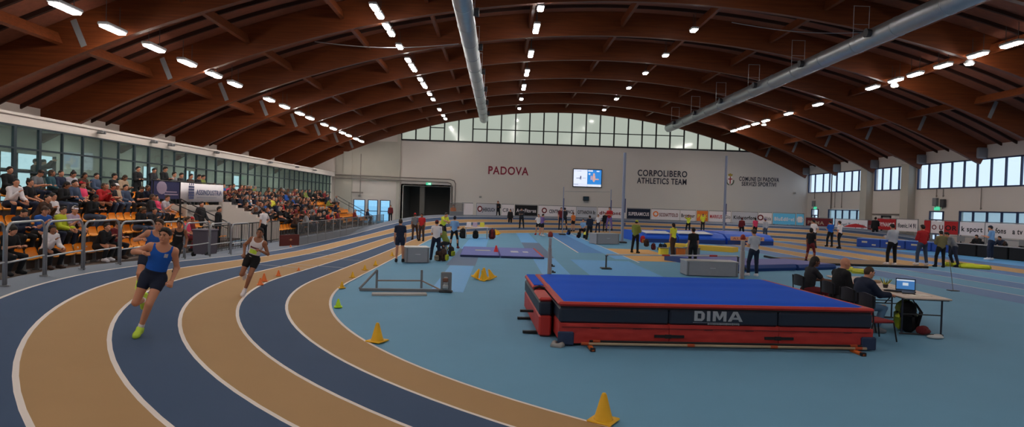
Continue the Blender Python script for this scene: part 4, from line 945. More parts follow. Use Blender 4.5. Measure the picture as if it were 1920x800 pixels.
f('official in yellow vest facing the camera behind the blue vault mats', 1317, 435, 404, 'stand', 180, top=('tee', 'hiviz'), bot=('trousers', 'charcoal'))
f('athlete in dark red tracksuit jacket near the right vaulting upright', 1390, 446, 408, 'one', -30, top=('jacket', 'dred'), bot=('trousers', 'black'), cap='dred')
f('athlete in pink T-shirt beyond the grey shirt official', 1415, 446, 408, 'stand', 10, top=('tee', 'pink'), bot=('tights', 'black'), hair=('tail', hair_d))
f('person in pale grey sweater and jeans near the barbell racks', 1434, 449, 410, 'hip', 20, top=('long', 'lgrey'), bot=('trousers', 'denim'), cap='purple')
f('official in grey shirt and navy trousers with back turned behind the mat', 1412, 519, 430, 'hold', 8, top=('tee', 'lgrey'), bot=('trousers', 'navy'), shoes='white', vox=.011, hair=('short', hair_b))
f('man in white T-shirt standing beyond the table officials', 1524, 466, 412, 'hip', 20, top=('tee', 'white'), bot=('trousers', 'charcoal'), hair=('short', hair_d))
f('athlete in black vest and red tights bending behind the seated woman', 1519, 492, 444, 'one', -60, top=('tee', 'black'), bot=('tights', 'dred'), skin=skin_b, hair=('bun', hair_d), h=1.6)
f('official in blue polo shirt with back turned on the sprint lanes', 1556, 463, 414, 'hold', 5, top=('tee', 'royal'), bot=('trousers', 'black'))
f('official in white polo shirt beside the one in blue', 1573, 466, 414, 'one', 30, top=('tee', 'white'), bot=('trousers', 'black'))
f('man in light grey sweater and black trousers with back turned on the lanes', 1672, 498, 420, 'hold', 5, top=('long', 'lgrey'), bot=('trousers', 'black'), shoes='white', extra=dict(fat=1.1))
f('man in red jacket and jeans with back turned on the lanes', 1728, 498, 420, 'fold', 0, top=('jacket', 'red'), bot=('trousers', 'denim'), shoes='white')
f('person in camouflage jacket and dark cap on the lanes', 1763, 502, 431, 'hold', -10, top=('jacket', 'camo'), bot=('trousers', 'black'), cap='black', h=1.68)
f('person in grey hooded top leaning forward beside the camouflage jacket', 1788, 500, 440, 'lean', 60, top=('long', 'grey'), bot=('trousers', 'navy'), h=1.72)
f('man in blue T-shirt and cap standing before the dark tables', 1857, 488, 422, 'hold', 30, top=('tee', 'lblue'), bot=('trousers', 'navy'), shoes='white', cap='navy')
f('person in black leaning at the fence by the red banners', 1640, 452, 402, 'one', -40, top=('jacket', 'black'))
# people beyond the track
def stand_at(label, x, y, z, pose, rz, **k): return person(label, pose, (x, y, z), rz, **k)
p = at(503, 461); stand_at('man in white T-shirt leaning by the maroon board outside the fence', p[0]-.25, p[1], .0, 'hip', 70, top=('tee', 'white'), bot=('trousers', 'black'))
stand_at('man in dark jacket walking down the stair below the white banner', -13.6, 28.3, .1, 'stride', -100, h=1.86, top=('jacket', 'charcoal'), bot=('trousers', 'black'))
stand_at('man in black suit at the foot of the stair by the stepped wall', -12.3, 27.2, .0, 'stand', -80, top=('jacket', 'black'), bot=('trousers', 'black'))
stand_at('person in dark red jacket by the glazed doors', -11.0, 62.5, 0, 'stand', 180, top=('jacket', 'dred'), bot=('trousers', 'black'))
x, y, z = atY(933, 408, 54.6); stand_at('dark dressed person standing at the sponsor banners on the far bend', x, 54.8, .75, 'hold', 170, top=('jacket', 'black'), hair=('long', hair_r))
x, y, z = atY(848, 412, 51.8); stand_at('person in orange top behind the fence beside the grey pipes', x, 52.6, .3, 'stand', 180, top=('tee', 'orangec'))
for (px, col, ps, lab) in ((262, 'black', 'fold', 'man in black standing at the top of the nearer stand'), (291, 'charcoal', 'hold', 'man in dark jacket standing at the stair head of the nearer stand')):
    y = atX(px, 330, -16.4)[1]; stand_at(lab, -16.5, y, 1.7, ps, -100, top=('jacket', col))
for (px, col, ps, lab, top) in ((318, 'black', 'hold', 'man in black leaning on the rail left of the white banner', 'long'), (336, 'grey', 'stand', 'person in grey watching over the left end of the white banner', 'long'), (348, 'charcoal', 'hold', 'man in dark top watching over the white banner', 'tee'), (367, 'brown', 'fold', 'person in brown watching over the middle of the white banner', 'long'), (381, 'black', 'hold', 'person in black watching over the white banner, second from right', 'tee'), (403, 'olive', 'hold', 'person in olive cap watching over the right end of the white banner', 'jacket')):
    y = atX(px, 330, -14.95)[1]; y = max(28.3, min(31.7, y)) if px > 330 else y; stand_at(lab, -15.2, y, 1.515 if px > 330 else 1.72, ps, -95, top=(top, col), vox=.016)
for (px, lab) in ((66, 'person in a dark hat behind the gallery glass'), (80, 'photographer in dark clothes holding a camera behind the gallery glass')):
    y = atX(px, 305, -18.2)[1]; stand_at(lab, -18.2, y, 1.7, 'up' if px == 80 else 'stand', -70, top=('jacket', 'black'), cap='black', vox=.016)
# ---- seated spectators of the nearer stand (row from the front, pixel of the head)
SP = [(4, 9, 312, 'black', 'sit', 0, 'in a black jacket at the left end of the top row'), (4, 60, 310, 'grey', 'sit4', 'black', 'in a grey jacket and black cap in the top row'), (4, 93, 316, 'teal', 'sit3', 0, 'in a teal jacket in the top row'), (4, 106, 318, 'navy', 'sit', 0, 'in navy beside the teal jacket in the top row'),
 (4, 125, 325, 'lgrey', 'sit4', 0, 'in a grey sweater in the top row'), (4, 144, 318, 'brown', 'sit2', 0, 'in a dark brown jacket in the top row'), (4, 173, 322, 'denim', 'sit', 0, 'in a grey-blue vest in the top row'), (4, 211, 328, 'black', 'sit3', 'black', 'in a black cap in the top row'), (4, 223, 330, 'beige', 'sit4', 0, 'in a beige top in the top row'),
 (3, 14, 353, 'white', 'sit2', 0, 'in a white sweater at the left end of the fourth row'), (3, 46, 356, 'black', 'sit', 0, 'in black next to the white sweater'), (3, 109, 353, 'black', 'sit4', 0, 'in a black top and bent head in the fourth row'), (3, 131, 354, 'denim', 'sit', 0, 'in a denim shirt in the fourth row'), (3, 150, 362, 'pink', 'sit3', 'red', 'in a red cap in the fourth row'), (3, 178, 357, 'red', 'sit5', 0, 'in a red jacket, left of the pair in red'), (3, 191, 357, 'red', 'sit', 0, 'in a red jacket, right of the pair in red'),
 (3, 200, 358, 'charcoal', 'sit4', 0, 'in charcoal beside the red pair'), (3, 214, 358, 'beige', 'sit3', 'white', 'in a white woollen hat'), (3, 228, 358, 'denim', 'sit', 0, 'in denim in the middle of the fourth row'), (3, 253, 360, 'black', 'sit4', 0, 'in black towards the stair in the fourth row'), (3, 270, 362, 'navy', 'sit', 0, 'with blond hair and navy top in the fourth row'),
 (2, 66, 370, 'brown', 'sit5', 0, 'in a brown coat bending forward in the third row'), (2, 90, 371, 'white', 'sit', 0, 'in a white T-shirt in the third row'), (2, 163, 376, 'black', 'sit4', 0, 'in black sitting alone in the third row'), (2, 288, 377, 'pink', 'sit3', 0, 'in pale pink near the stair in the third row'), (2, 299, 376, 'lgrey', 'sit2', 0, 'in a grey T-shirt near the stair in the third row'), (2, 278, 372, 'charcoal', 'sit', 0, 'in charcoal near the stair in the third row'),
 (1, 28, 391, 'navy', 'sit4', 0, 'in navy with a pale hood in the second row'), (1, 67, 389, 'blue', 'sit2', 'brown', 'in a blue jacket and brown cap in the second row'), (1, 82, 390, 'charcoal', 'sit3', 0, 'in charcoal behind the boy in white'), (1, 108, 385, 'lime', 'sit', 0, 'in a yellow-green sweater in the second row'), (1, 122, 386, 'lilac', 'sit2', 'white', 'in a lilac top and white cap in the second row'), (1, 255, 391, 'black', 'sit4', 0, 'in a black jacket in the second row'), (1, 277, 396, 'charcoal', 'sit2', 0, 'in charcoal beside the black jacket in the second row'),
 (0, 6, 425, 'black', 'sit4', 0, 'in black at the left end of the front row'), (0, 82, 418, 'white', 'sit2', 0, 'in a white shirt and blue jeans in the front row'), (0, 180, 420, 'black', 'sit5', 0, 'in black low in the front row, left of an empty seat'), (0, 207, 424, 'dred', 'sit4', 0, 'in dark red low in the front row'), (0, 352, 410, 'dred', 'sit', 'red', 'in a red hat at the end of the front row near the stair')]
hairs = [('short', hair_d), ('short', hair_b), ('long', hair_b), ('crop', hair_d), ('bun', hair_d), ('long', hair_d)]
for i, (rw_, px, py, col, ps, cap_, lab) in enumerate(SP):
    x, z = NR[rw_]; y = min(27.6, atX(px, py, x)[1]); rz = -92+random.uniform(-14, 10)
    person('seated spectator '+lab, ps, (x+.09, y, z+.012), rz, h=random.uniform(1.66, 1.80), top=(('jacket', 'tee', 'long')[i % 3] if col not in ('white',) else 'long', col), bot=('trousers', random.choice(['black', 'black', 'charcoal', 'denim', 'navy'])), shoes=random.choice(['black', 'charcoal', 'brown', 'white']), hair=hairs[i % len(hairs)], skin=(skin_a, skin_a, skin_b)[i % 3], vox=.017, cap=cap_ or None, group='spectators of the nearer stand')
# ---- the crowd of the farther stand: one continuous mesh per person
def crowd_mesh(pose, top, hair, long_):
    p = dict(POSES[pose]); J = shift(rig(p), .555); p['hg'] = .008; P = [q for q in body_pr(J, p)]; P += top_pr(J, p, top)[0]+bottom_pr(J, p, 'trousers')[0]+hair_pr(J, hair)[0]
    for k in 'RL': P += foot_pr(J, k, .012, 'shoe')
    H, hc = J['H'], J['hc']
    def lab(t, q, V):
        if t == 'top' or t == 'torso': return 1
        if t in ('bot', 'hip') or t[:2] in ('th', 'sh') or t == 'foot': return 2
        if t == 'hair' or (t == 'skin' and False):
            d = (V-hc) @ H; return np.where((d[:, 1] > .045) & (d[:, 2] < .07), 0, 3)
        return 0
    return sdf_mesh(P, [], .024, 'crowd_person', [skin_a]*4, label=lab)
CM = [crowd_mesh(a, b, h_, 0) for a, b, h_ in (('sit', 'jacket', 'short'), ('sit2', 'long', 'short'), ('sit3', 'tee', 'long'), ('sit4', 'jacket', 'bun'), ('sit5', 'long', 'short'))]
cw = [('black', 'dark', 12), ('charcoal', 'dark', 8), ('navy', 'dark', 8), ('red', 'red', 1.6), ('dred', 'dark red', 2.5), ('grey', 'grey', 2), ('white', 'white', 1), ('blue', 'blue', 1), ('pink', 'pink', .25), ('olive', 'olive', .8), ('yellow', 'yellow', .25), ('brown', 'brown', 3), ('jeans', 'pale blue', .6)]
nC = 0
for k in range(60):
    y = 32.7+.5*k
    if y > 56.8: break
    if 40.9 < y < 41.9 or 49.4 < y < 50.4: continue
    for i, (x, z) in enumerate(FRW):
        t = (y-32.7)/24; pr = (.92 if i >= 4 else (.82 if i > 0 else .55)) if t < .42 else ((.75 if i in (1, 2, 3) else .5) if t < .55 else (.5 if i == 5 else (.22 if i == 4 else .06)))
        if i == 0 and t < .14: pr = 0
        if random.random() > pr: continue
        col, wd, _w = random.choices(cw, [q[2] for q in cw])[0]
        me = random.choice(CM); o = bpy.data.objects.new('person', me); link(o); o.location = (x+.09, y, z+.012); o.rotation_euler = (0, 0, R_(-91+random.uniform(-14, 12))); q = random.uniform(.92, 1.0); o.scale = (q, q, q)
        for si, mm in enumerate((random.choice([skin_a, skin_a, skin_b]), CL[col], CL[random.choice(['black', 'black', 'charcoal', 'navy'])], random.choice([hair_d, hair_d, hair_b, hair_g, hair_r]))): o.material_slots[si].link = 'OBJECT'; o.material_slots[si].material = mm
        tag(o, 'spectator in %s clothes seated in the crowd of the farther stand' % wd, 'person', 'crowd of the farther stand'); nC += 1
# ==== EQUIPMENT
mat_blue = C('mat_blue_top', 14, 64, 158, .75, .05, scale=2., bump=.15, k=2.1, spec=.12); mat_red = C('mat_red', 138, 38, 34, .55, .08, scale=3., bump=.5, k=2.2); mat_navy = C('mat_navy', 26, 33, 46, .5, .06, scale=3., bump=.3, k=2.); rubber = mat('black_rubber', (.015, .015, .017), .6)
# high jump landing mat
hx, hy, ha = 1.04, 10.0, 2.4
HJ = empty('high_jump_mat', (hx, hy, 0), R_(ha), 'large blue topped red and navy high jump landing mat in the foreground', 'landing mat')
L_, D_ = 5.36, 3.9
m = MB(); m.bbox((L_/2, D_/2, .05), (L_-.1, D_-.1, .1), .02); m.build('base', rubber, HJ)
def wavy(name, x0, x1, y, z0, z1, ma, par, amp=.012, sgn=-1):
    m = MB(); n, k = 60, 10; V = []; Fs = []; rr = random.Random(3)
    for j in range(k+1):
        for i in range(n+1):
            x = x0+(x1-x0)*i/n; z = z0+(z1-z0)*j/k; d = amp*(math.sin(x*5.3+z*9)*math.sin(z*24+x*2.1)+.6*math.sin(x*11-z*14)); V.append((x, y+sgn*abs(d), z))
    for j in range(k):
        for i in range(n): a = j*(n+1)+i; Fs.append((a, a+1, a+n+2, a+n+1))
    m.add(V, Fs); m.box(((x0+x1)/2, y+.06, (z0+z1)/2), (x1-x0, .1, z1-z0-.004)); return m.build(name, ma, par, True)
seams = (0, 1.84, 3.71, L_)
m = MB(); m.bbox((L_/2, D_/2, .22), (L_-.02, D_-.02, .32), .03); m.build('lower_core', mat_red, HJ)
for i in range(3): wavy('red_skirt', seams[i]+.006, seams[i+1]-.006, -.012, .05, .375, mat_red, HJ)
for i in range(3): m = MB(); m.bbox(((seams[i]+seams[i+1])/2, D_/2, .50), (seams[i+1]-seams[i]-.012, D_, .25), .03); m.build('navy_band', mat_navy, HJ)
m = MB(); m.box((L_/2, D_/2, .635), (L_-.06, D_-.06, .04)); m.build('shadow_gap', rubber, HJ)
m = MB(); m.bbox((L_/2, D_/2, .685), (L_+.04, D_+.04, .07), .03); m.build('red_piping', mat_red, HJ)
m = MB(); n = 26; V = []; Fs = []
for j in range(n+1):
    for i in range(n+1):
        u, v = i/n, j/n; ed = min(1, min(u, 1-u, v, 1-v)*14); V.append((.03+u*(L_-.06), .03+v*(D_-.06), .712+.045*math.sqrt(ed)+.012*ed*math.sin(v*21+math.sin(u*5)*.7)*math.exp(-((v-.62)/.16)**2)))
for j in range(n):
    for i in range(n): a = j*(n+1)+i; Fs.append((a, a+1, a+n+2, a+n+1))
m.add(V, Fs); m.build('blue_top', mat_blue, HJ, True)
m = MB(); X0, Z0, HL = 2.26, .452, .165
def slab(pts): m.prism([(X0+x, Z0+z*HL) for x, z in pts], 1, -.012, .006)
slab([(0, 0), (.055, 0), (.055, 1), (0, 1)]); slab([(.055, 0), (.13, 0), (.165, .18), (.12, .24), (.055, .24)]); slab([(.055, 1), (.13, 1), (.165, .82), (.12, .76), (.055, .76)]); slab([(.165, .18), (.175, .3), (.175, .7), (.165, .82), (.12, .76), (.12, .24)])
slab([(.215, 0), (.27, 0), (.27, 1), (.215, 1)])
slab([(.315, 0), (.365, 0), (.365, 1), (.315, 1)]); slab([(.495, 0), (.545, 0), (.545, 1), (.495, 1)]); slab([(.365, 1), (.365, .62), (.42, .12), (.44, .12), (.43, .42), (.39, 1)]); slab([(.495, 1), (.47, 1), (.43, .42), (.42, .12), (.44, .12), (.495, .62)])
slab([(.575, 0), (.632, 0), (.70, .78), (.70, 1), (.665, 1)]); slab([(.825, 0), (.768, 0), (.70, .78), (.70, 1), (.735, 1)]); slab([(.64, .2), (.76, .2), (.745, .4), (.655, .4)])
m.build('lettering', C('dima_grey', 120, 124, 130), HJ)
m = MB(); m.box((2.63, -.003, .425), (.78, .008, .004))
for k in range(26): m.box((2.50+.021*k, -.003, .405), (.013, .008, .022 if k % 5 else .03))
m.build('small_lettering', C('dima_grey', 120, 124, 130), HJ)
for x in (1.84, 3.71): m = MB(); m.box((x, -.03, .19), (.5, .02, .045)); m.box((x-.02, -.035, .19), (.1, .03, .06)); m.build('strap', rubber, HJ)
for x in (.6, 1.3, 2.5, 3.2, 4.3, 4.9): m = MB(); m.box((x, -.028, .31), (.14, .012, .018)); m.build('buckle', rubber, HJ)
m = MB(); m.box((L_/2, -.03, .315), (L_-.1, .012, .012)); m.build('cord', C('cord_red', 80, 24, 24), HJ)
for x in (.12, L_-.09): m = MB(); m.bbox((x, -.012, .13), (.26, .09, .22), .02); m.build('corner_patch', C('patch_navy', 30, 40, 62), HJ)
m = MB(); m.tube([(-.05, .05, .03), (-.1, -.1, .02), (.0, -.14, .025), (.06, -.06, .03)], .05); m.build('strap_end', C('strap_grey', 120, 116, 114), HJ, True)
# side cushion at the left end of the mat
SCU = empty('side_cushion', tuple(Vector((hx, hy, 0))+Matrix.Rotation(R_(ha), 3, 'Z') @ Vector((-.262, .6, 0))), R_(ha), 'narrow red and navy cushion set against the left end of the big mat', 'landing mat')
m = MB(); m.bbox((.11, 1.5, .2), (.22, 3.0, .36), .03); m.build('red_skirt', mat_red, SCU)
m = MB(); m.bbox((.11, 1.5, .5), (.22, 3.0, .25), .03); m.build('navy_band', mat_navy, SCU)
m = MB(); m.bbox((.11, .5, .655), (.23, 1.0, .07), .03); m.build('front_pad', mat_red, SCU)
m = MB(); m.bbox((.11, 2.1, .69), (.23, 1.8, .09), .03); m.build('rear_pad', mat_red, SCU); m = MB(); m.bbox((.12, 2.1, .738), (.19, 1.7, .03), .012); m.build('blue_top', mat_blue, SCU)
m = MB(); m.tube([(.01, 1.05, .70), (.11, 1.08, .74), (.21, 1.05, .70)], .028); m.build('strap', rubber, SCU, True)
for y, z in ((.3, .03), (1.6, .03), (1.0, .28)): m = MB(); m.box((-.12, y, z), (.26, .08, .04)); m.build('strap', rubber, SCU)
# spare bars lying along the front of the mat, on two orange feet
A = Matrix.Rotation(R_(ha), 3, 'Z')
def onmat(x, y, z): return tuple(Vector((hx, hy, 0))+A @ Vector((x, y, z)))
for i, (x0, x1, y, z, r, ma, lab) in enumerate(((.35, 5.15, -.16, .075, .022, C('bar_beige', 128, 112, 92), 'beige crossbar lying along the foot of the big mat'), (.5, 5.1, -.105, .105, .018, rubber, 'black crossbar lying behind the beige one along the big mat'))):
    m = MB(); m.cyl(onmat(x0, y, z), onmat(x1, y, z), r, n=10); o = m.build('crossbar', ma, None, True); tag(o, lab, 'bar')
    for x in ((.35, 2.1, 3.5, 4.95) if i == 0 else (.55, 4.9)): q = MB(); q.cyl(onmat(x, y, z), onmat(x+.12, y, z), r+.004, n=10); q.build('orange_band', mat('band_orange', (.5, .08, .02), .5), o)
for i, x in enumerate((.5, 4.95)):
    m = MB(); m.bbox((0, -.2, .026), (.07, .34, .05), .012); m.box((0, -.34, .03), (.075, .06, .056), 1); o = m.build('crossbar_support', [C('foot_orange', 160, 78, 30), rubber], None, loc=onmat(x, -.04, 0), rz=R_(ha)); tag(o, 'small orange and black foot under the spare bars at the %s' % ('left mat corner' if i == 0 else 'corner near the table'), 'bar support')
# high jump standards
def standard(x, y, h, w_, lab, cap=True):
    o = empty('high_jump_standard', (x, y, 0), 0, lab, 'standard')
    m = MB(); m.bbox((0, 0, .03), (.5, .6, .05), .02); m.build('base', greym, o)
    m = MB(); m.bbox((0, 0, h*.4+.05), (w_, w_, h*.8), .01); m.build('outer_post', alu, o); m = MB(); m.box((0, 0, h*.75), (w_*.75, w_*.75, h*.5-.05)); m.build('inner_post', alu, o)
    m = MB(); m.box((0, -w_*.52, h*.5), (w_*.25, .006, h*.75)); m.build('scale_strip', C('scale_grey', 120, 116, 114), o); m = MB(); m.box((.08, 0, h*.55), (.09, .05, .03)); m.cyl((.06, -.03, h*.57), (.06, .05, h*.57), .02); m.build('bar_rest', darkm, o)
    if cap: m = MB(); m.lathe([(.055, 0), (.06, .05), (.05, .1), (.02, .13)], (0, 0, h)); m.build('cap', C('cap_red', 110, 40, 32), o, True)
    return o
p = atY(1032, 444, 14.55); standard(p[0], 14.55, p[2], .085, 'tall grey standard with red cap at the back left of the big mat')
p = atY(1024, 475, 14.75); standard(1.33, 15.2, p[2]+.02, .05, 'thin short standard beside the red capped one at the back left of the big mat', False)
p = atY(1393, 449, 14.95); standard(p[0], 14.95, p[2], .10, 'grey standard with red cap in front of the grey shirt official')
# officials' tables, chairs, laptop
top_m = C('table_top', 158, 140, 128, .5, .08, scale=3.); ta = -7.2
def table(x, y, rz, lab):
    o = empty('folding_table', (x, y, 0), R_(rz), lab, 'table'); W_, L2 = .86, 1.86
    m = MB(); m.bbox((0, 0, .735), (W_, L2, .03), .01); m.build('table_top', top_m, o); m = MB(); m.bbox((0, 0, .715), (W_-.06, L2-.06, .03), .01); m.build('apron_frame', darkm, o)
    for sy in (-1, 1):
        for sx in (-1, 1): m = MB(); m.cyl((sx*.36, sy*.72, .015), (sx*.36, sy*.72, .71), .017); m.build('leg', mat('leg_navy', (.03, .035, .06), .4), o)
        m = MB(); m.cyl((-.40, sy*.72, .02), (.40, sy*.72, .02), .017); m.build('foot_bar', darkm, o)
        m = MB(); m.cyl((0, sy*.72, .4), (0, sy*.3, .7), .012); m.cyl((-.36, sy*.72, .4), (.36, sy*.72, .4), .012); m.build('brace', darkm, o)
    return o
T1 = (8.36, 12.42); T2 = (8.62, 14.32)
table(*T1, ta, 'near folding table with laptop and papers beside the big mat'); table(*T2, ta, 'second folding table behind the near one, partly hidden by the officials')
def chair(x, y, rz, lab):
    o = empty('folding_chair', (x, y, 0), R_(rz), lab, 'chair'); ch_r = C('chair_red', 104, 24, 26, .7)
    m = MB(); m.bbox((0, 0, .375), (.42, .42, .05), .02); m.build('seat', ch_r, o)
    m = MB(); V = []; n = 8
    for dz in (0, 1):
        for i in range(n+1): t = -1+2*i/n; V.append((.22*t, -.24+.05*t*t-.0, .62+dz*(.26-.05*t*t)))
    for dz in (0, 1):
        for i in range(n+1): t = -1+2*i/n; V.append((.22*t, -.265+.05*t*t, .62+dz*(.26-.05*t*t)))
    N = n+1; Fs = []
    for i in range(n): Fs += [(i, i+1, N+i+1, N+i), (2*N+i+1, 2*N+i, 3*N+i, 3*N+i+1), (i, 2*N+i, 2*N+i+1, i+1), (N+i, N+i+1, 3*N+i+1, 3*N+i)]
    Fs += [(0, N, 3*N, 2*N), (N-1, 3*N-1, 4*N-1, 2*N-1)]; m.add(V, Fs); m.build('backrest', mat('chair_black', (.02, .022, .03), .5), o)
    for s in (-1, 1):
        m = MB(); m.tube([(s*.2, .2, .37), (s*.22, .26, .02)], .013); m.build('leg', black_m, o); m = MB(); m.tube([(s*.2, -.24, .85), (s*.2, -.2, .37), (s*.22, -.3, .02)], .013); m.build('leg', black_m, o)
    return o
CHS = [(7.0, 11.12, 'empty black chair with red seat beside the big mat corner'), (7.12, 11.92, 'black chair under the official in jeans'), (7.26, 12.92, 'black chair under the bald official'), (7.22, 14.1, 'black chair under the dark haired woman')]
for x, y, lab in CHS: chair(x, y, -84, lab)
person('seated official with cropped hair, navy jacket and jeans at the table', 'work', (7.16, 11.93, 0.0), -80, h=1.76, top=('jacket', 'navy'), bot=('trousers', 'jeans'), shoes='grey', hair=('crop', hair_b), vox=.0105)
person('seated bald official in black jacket at the table', 'sit4', (7.30, 12.93, 0.0), -86, h=1.86, top=('jacket', 'black'), bot=('trousers', 'charcoal'), hair=None, vox=.0105, extra=dict(head=(-10, 12), lean=8))
person('seated woman with dark hair and black top at the far table', 'work', (7.26, 14.12, 0.0), -88, h=1.76, top=('tee', 'charcoal'), bot=('trousers', 'dred'), hair=('long', hair_d), skin=skin_c, vox=.0105, extra=dict(f=1, lean=10))
Tz = .7515; RT = Matrix.Rotation(R_(ta), 3, 'Z')
def ont(x, y, T=T1): v = RT @ Vector((x, y, 0)); return (T[0]+v.x, T[1]+v.y, Tz)
LP = empty('laptop', ont(.05, .0), R_(-32), 'open laptop with blue screen on the near table', 'laptop')
m = MB(); m.bbox((0, 0, .011), (.35, .24, .02), .006); m.build('keyboard_base', darkm, LP)
m = MB(); t = R_(16); Rx = Matrix.Rotation(-t, 3, 'X'); m.box((0, .12+.12*math.sin(t), .02+.12*math.cos(t)), (.35, .012, .24), 0, 0, Rx); m.build('lid', black_m, LP)
m = MB(); m.box((0, .112+.12*math.sin(t), .02+.12*math.cos(t)-.001), (.32, .006, .205), 0, 0, Rx); m.build('display', mat('laptop_blue', (.05, .2, .5), .3, emit=.55), LP)
m = MB(); m.box((0, .107+.12*math.sin(t), .02+.125*math.cos(t)), (.1, .004, .06), 0, 0, Rx); m.box((0, .103+.19*math.sin(t), .02+.205*math.cos(t)), (.31, .004, .03), 0, 0, Rx); m.build('window_panel', mat('laptop_white', (.6, .7, .8), .3, emit=.6), LP)
paper = C('paper', 176, 164, 154)
for i, (x, y, r, lab) in enumerate(((-.12, -.62, 8, 'sheet of paper at the near end of the table'), (.12, -.5, -12, 'sheet of paper beside the dark folder'), (-.18, .3, 20, 'sheet of paper in front of the cropped hair official'), (.2, .62, 5, 'sheet of paper behind the laptop'))):
    m = MB(); m.box((0, 0, .003), (.21, .297, .005)); tag(m.build('paper_sheet', paper, None, loc=ont(x, y), rz=R_(r)), lab, 'paper')
for i, (x, y, w_, l_, r, ma, lab) in enumerate(((-.05, -.30, .22, .3, -30, darkm, 'dark folder lying flat before the laptop'), (-.22, -.05, .2, .28, 35, rubber, 'black tablet lying near the cropped hair official'))):
    m = MB(); m.bbox((0, 0, .014), (w_, l_, .026), .006); tag(m.build('folder', ma, None, loc=ont(x, y), rz=R_(r)), lab, 'folder')
# small potted cuttings and ribbons on the table
o = empty('small_plant', ont(-.08, .55), 0, 'small yellow and green plant on the table beside the officials', 'plant'); m = MB(); m.lathe([(.04, 0), (.055, .07), (.05, .07)]); m.build('pot', darkm, o)
m = MB(); rr = random.Random(5)
for k in range(34): a = rr.uniform(0, 6.28); l = rr.uniform(.08, .2); q = (l*.8*math.cos(a), l*.8*math.sin(a), .07+l*.7); s_ = Vector((-math.sin(a), math.cos(a), 0))*.012; m.add([(0, 0, .06), tuple(Vector(q)*.6+s_), q, tuple(Vector(q)*.6-s_)], [(0, 1, 2, 3)], k % 2)
m.build('leaves', [C('leaf_yellow', 150, 146, 50), C('leaf_green', 70, 92, 60)], o)
for i, (x, y, col, lab) in enumerate(((.0, -.1, 'orangec', 'orange pouch on the far table'), (.15, -.45, 'beige', 'beige cloth heap on the far table'))): m = MB(); m.ball((0, 0, .035), (.1, .07, .04)); m.ball((.06, .03, .03), (.06, .05, .035)); tag(m.build('pouch', CL[col], None, True, loc=ont(x, y, T2)), lab, 'pouch')
def backpack(x, y, rz, c1, c2, lab, s=1., z=0.):
    o = empty('backpack', (x, y, z), R_(rz), lab, 'bag'); o.scale = (s, s, s)
    m = MB(); m.bbox((0, 0, .17), (.34, .24, .34), .08); m.ball((0, 0, .34), (.165, .115, .15), n=12); m.build('main_body', CL[c1], o, True); m = MB(); m.bbox((0, .13, .15), (.26, .1, .24), .045); m.build('front_pocket', CL[c2], o, True)
    for sx in (-1, 1): m = MB(); m.tube([(sx*.07, -.09, .45), (sx*.09, -.17, .33), (sx*.1, -.12, .1)], .018); m.build('shoulder_strap', CL['black'], o, True)
    m = MB(); m.tube([(-.03, 0, .49), (0, 0, .54), (.03, 0, .49)], .01); m.build('top_handle', CL['black'], o); return o
x0, y0, _ = ont(-.06, -.36); backpack(x0, y0, 60, 'black', 'lime', 'black and yellow-green backpack under the near table', 1.25); x0, y0, _ = ont(.08, .02); backpack(x0, y0, -20, 'olive', 'black', 'dark green backpack behind the yellow-green one under the table', 1.2)
x0, y0, _ = ont(.1, -.62); m = MB(); m.ball((0, 0, .06), (.2, .11, .065)); m.ball((.1, .04, .08), (.12, .09, .08)); m.ball((-.1, 0, .09), (.1, .1, .09)); tag(m.build('sports_jacket', CL['dred'], None, True, loc=(x0, y0, 0), rz=.6), 'dark red jacket heaped on the floor under the near table', 'jacket')
x0, y0, _ = ont(.12, -.98); m = MB(); m.ball((0, 0, .03), (.16, .1, .035)); m.ball((.08, .04, .04), (.08, .08, .04)); tag(m.build('plastic_bag', C('bag_white', 150, 150, 150), None, True, loc=(x0, y0, 0)), 'crumpled white bag on the floor at the table feet', 'bag')
# grey equipment cases
def case(pl, pr, ptop, dep, lab, handle=True):
    a = Vector(at(*pl)); b = Vector(at(*pr)); d = b-a; W_ = d.length; rz = math.atan2(d.y, d.x); t = math.hypot(a.x, a.y); dr = pray(pl[0], ptop); h = CH+t/math.hypot(dr[0], dr[1])*dr[2]
    o = empty('equipment_case', tuple(a), rz, lab, 'case'); m = MB(); m.bbox((W_/2, dep/2, h/2), (W_, dep, h-.04), .015); m.build('body', C('case_grey', 112, 112, 116, .5, .06), o)
    m = MB(); m.bbox((W_/2, dep/2, h-.02), (W_+.03, dep+.03, .04), .01); m.build('lid_rim', alu, o); m = MB(); m.tube([(W_/2-.09, -.02, h*.55), (W_/2-.08, -.05, h*.55), (W_/2+.08, -.05, h*.55), (W_/2+.09, -.02, h*.55)], .012); m.build('handle', C('handle_pale', 150, 150, 152), o)
    for x in (.06, W_-.06): m = MB(); m.box((x, -.01, h*.5), (.05, .012, h-.08)); m.build('corner_edge', greym, o)
    return W_, h, o
case((760, 493), (805, 493), 463, .8, 'grey metal equipment case left of the white T-shirt man'); case((1118, 458), (1161, 458), 437, .8, 'grey metal equipment case beside the blue runway'); case((1287, 517), (1384, 520), 488, .8, 'wide grey metal case behind the big mat', True)
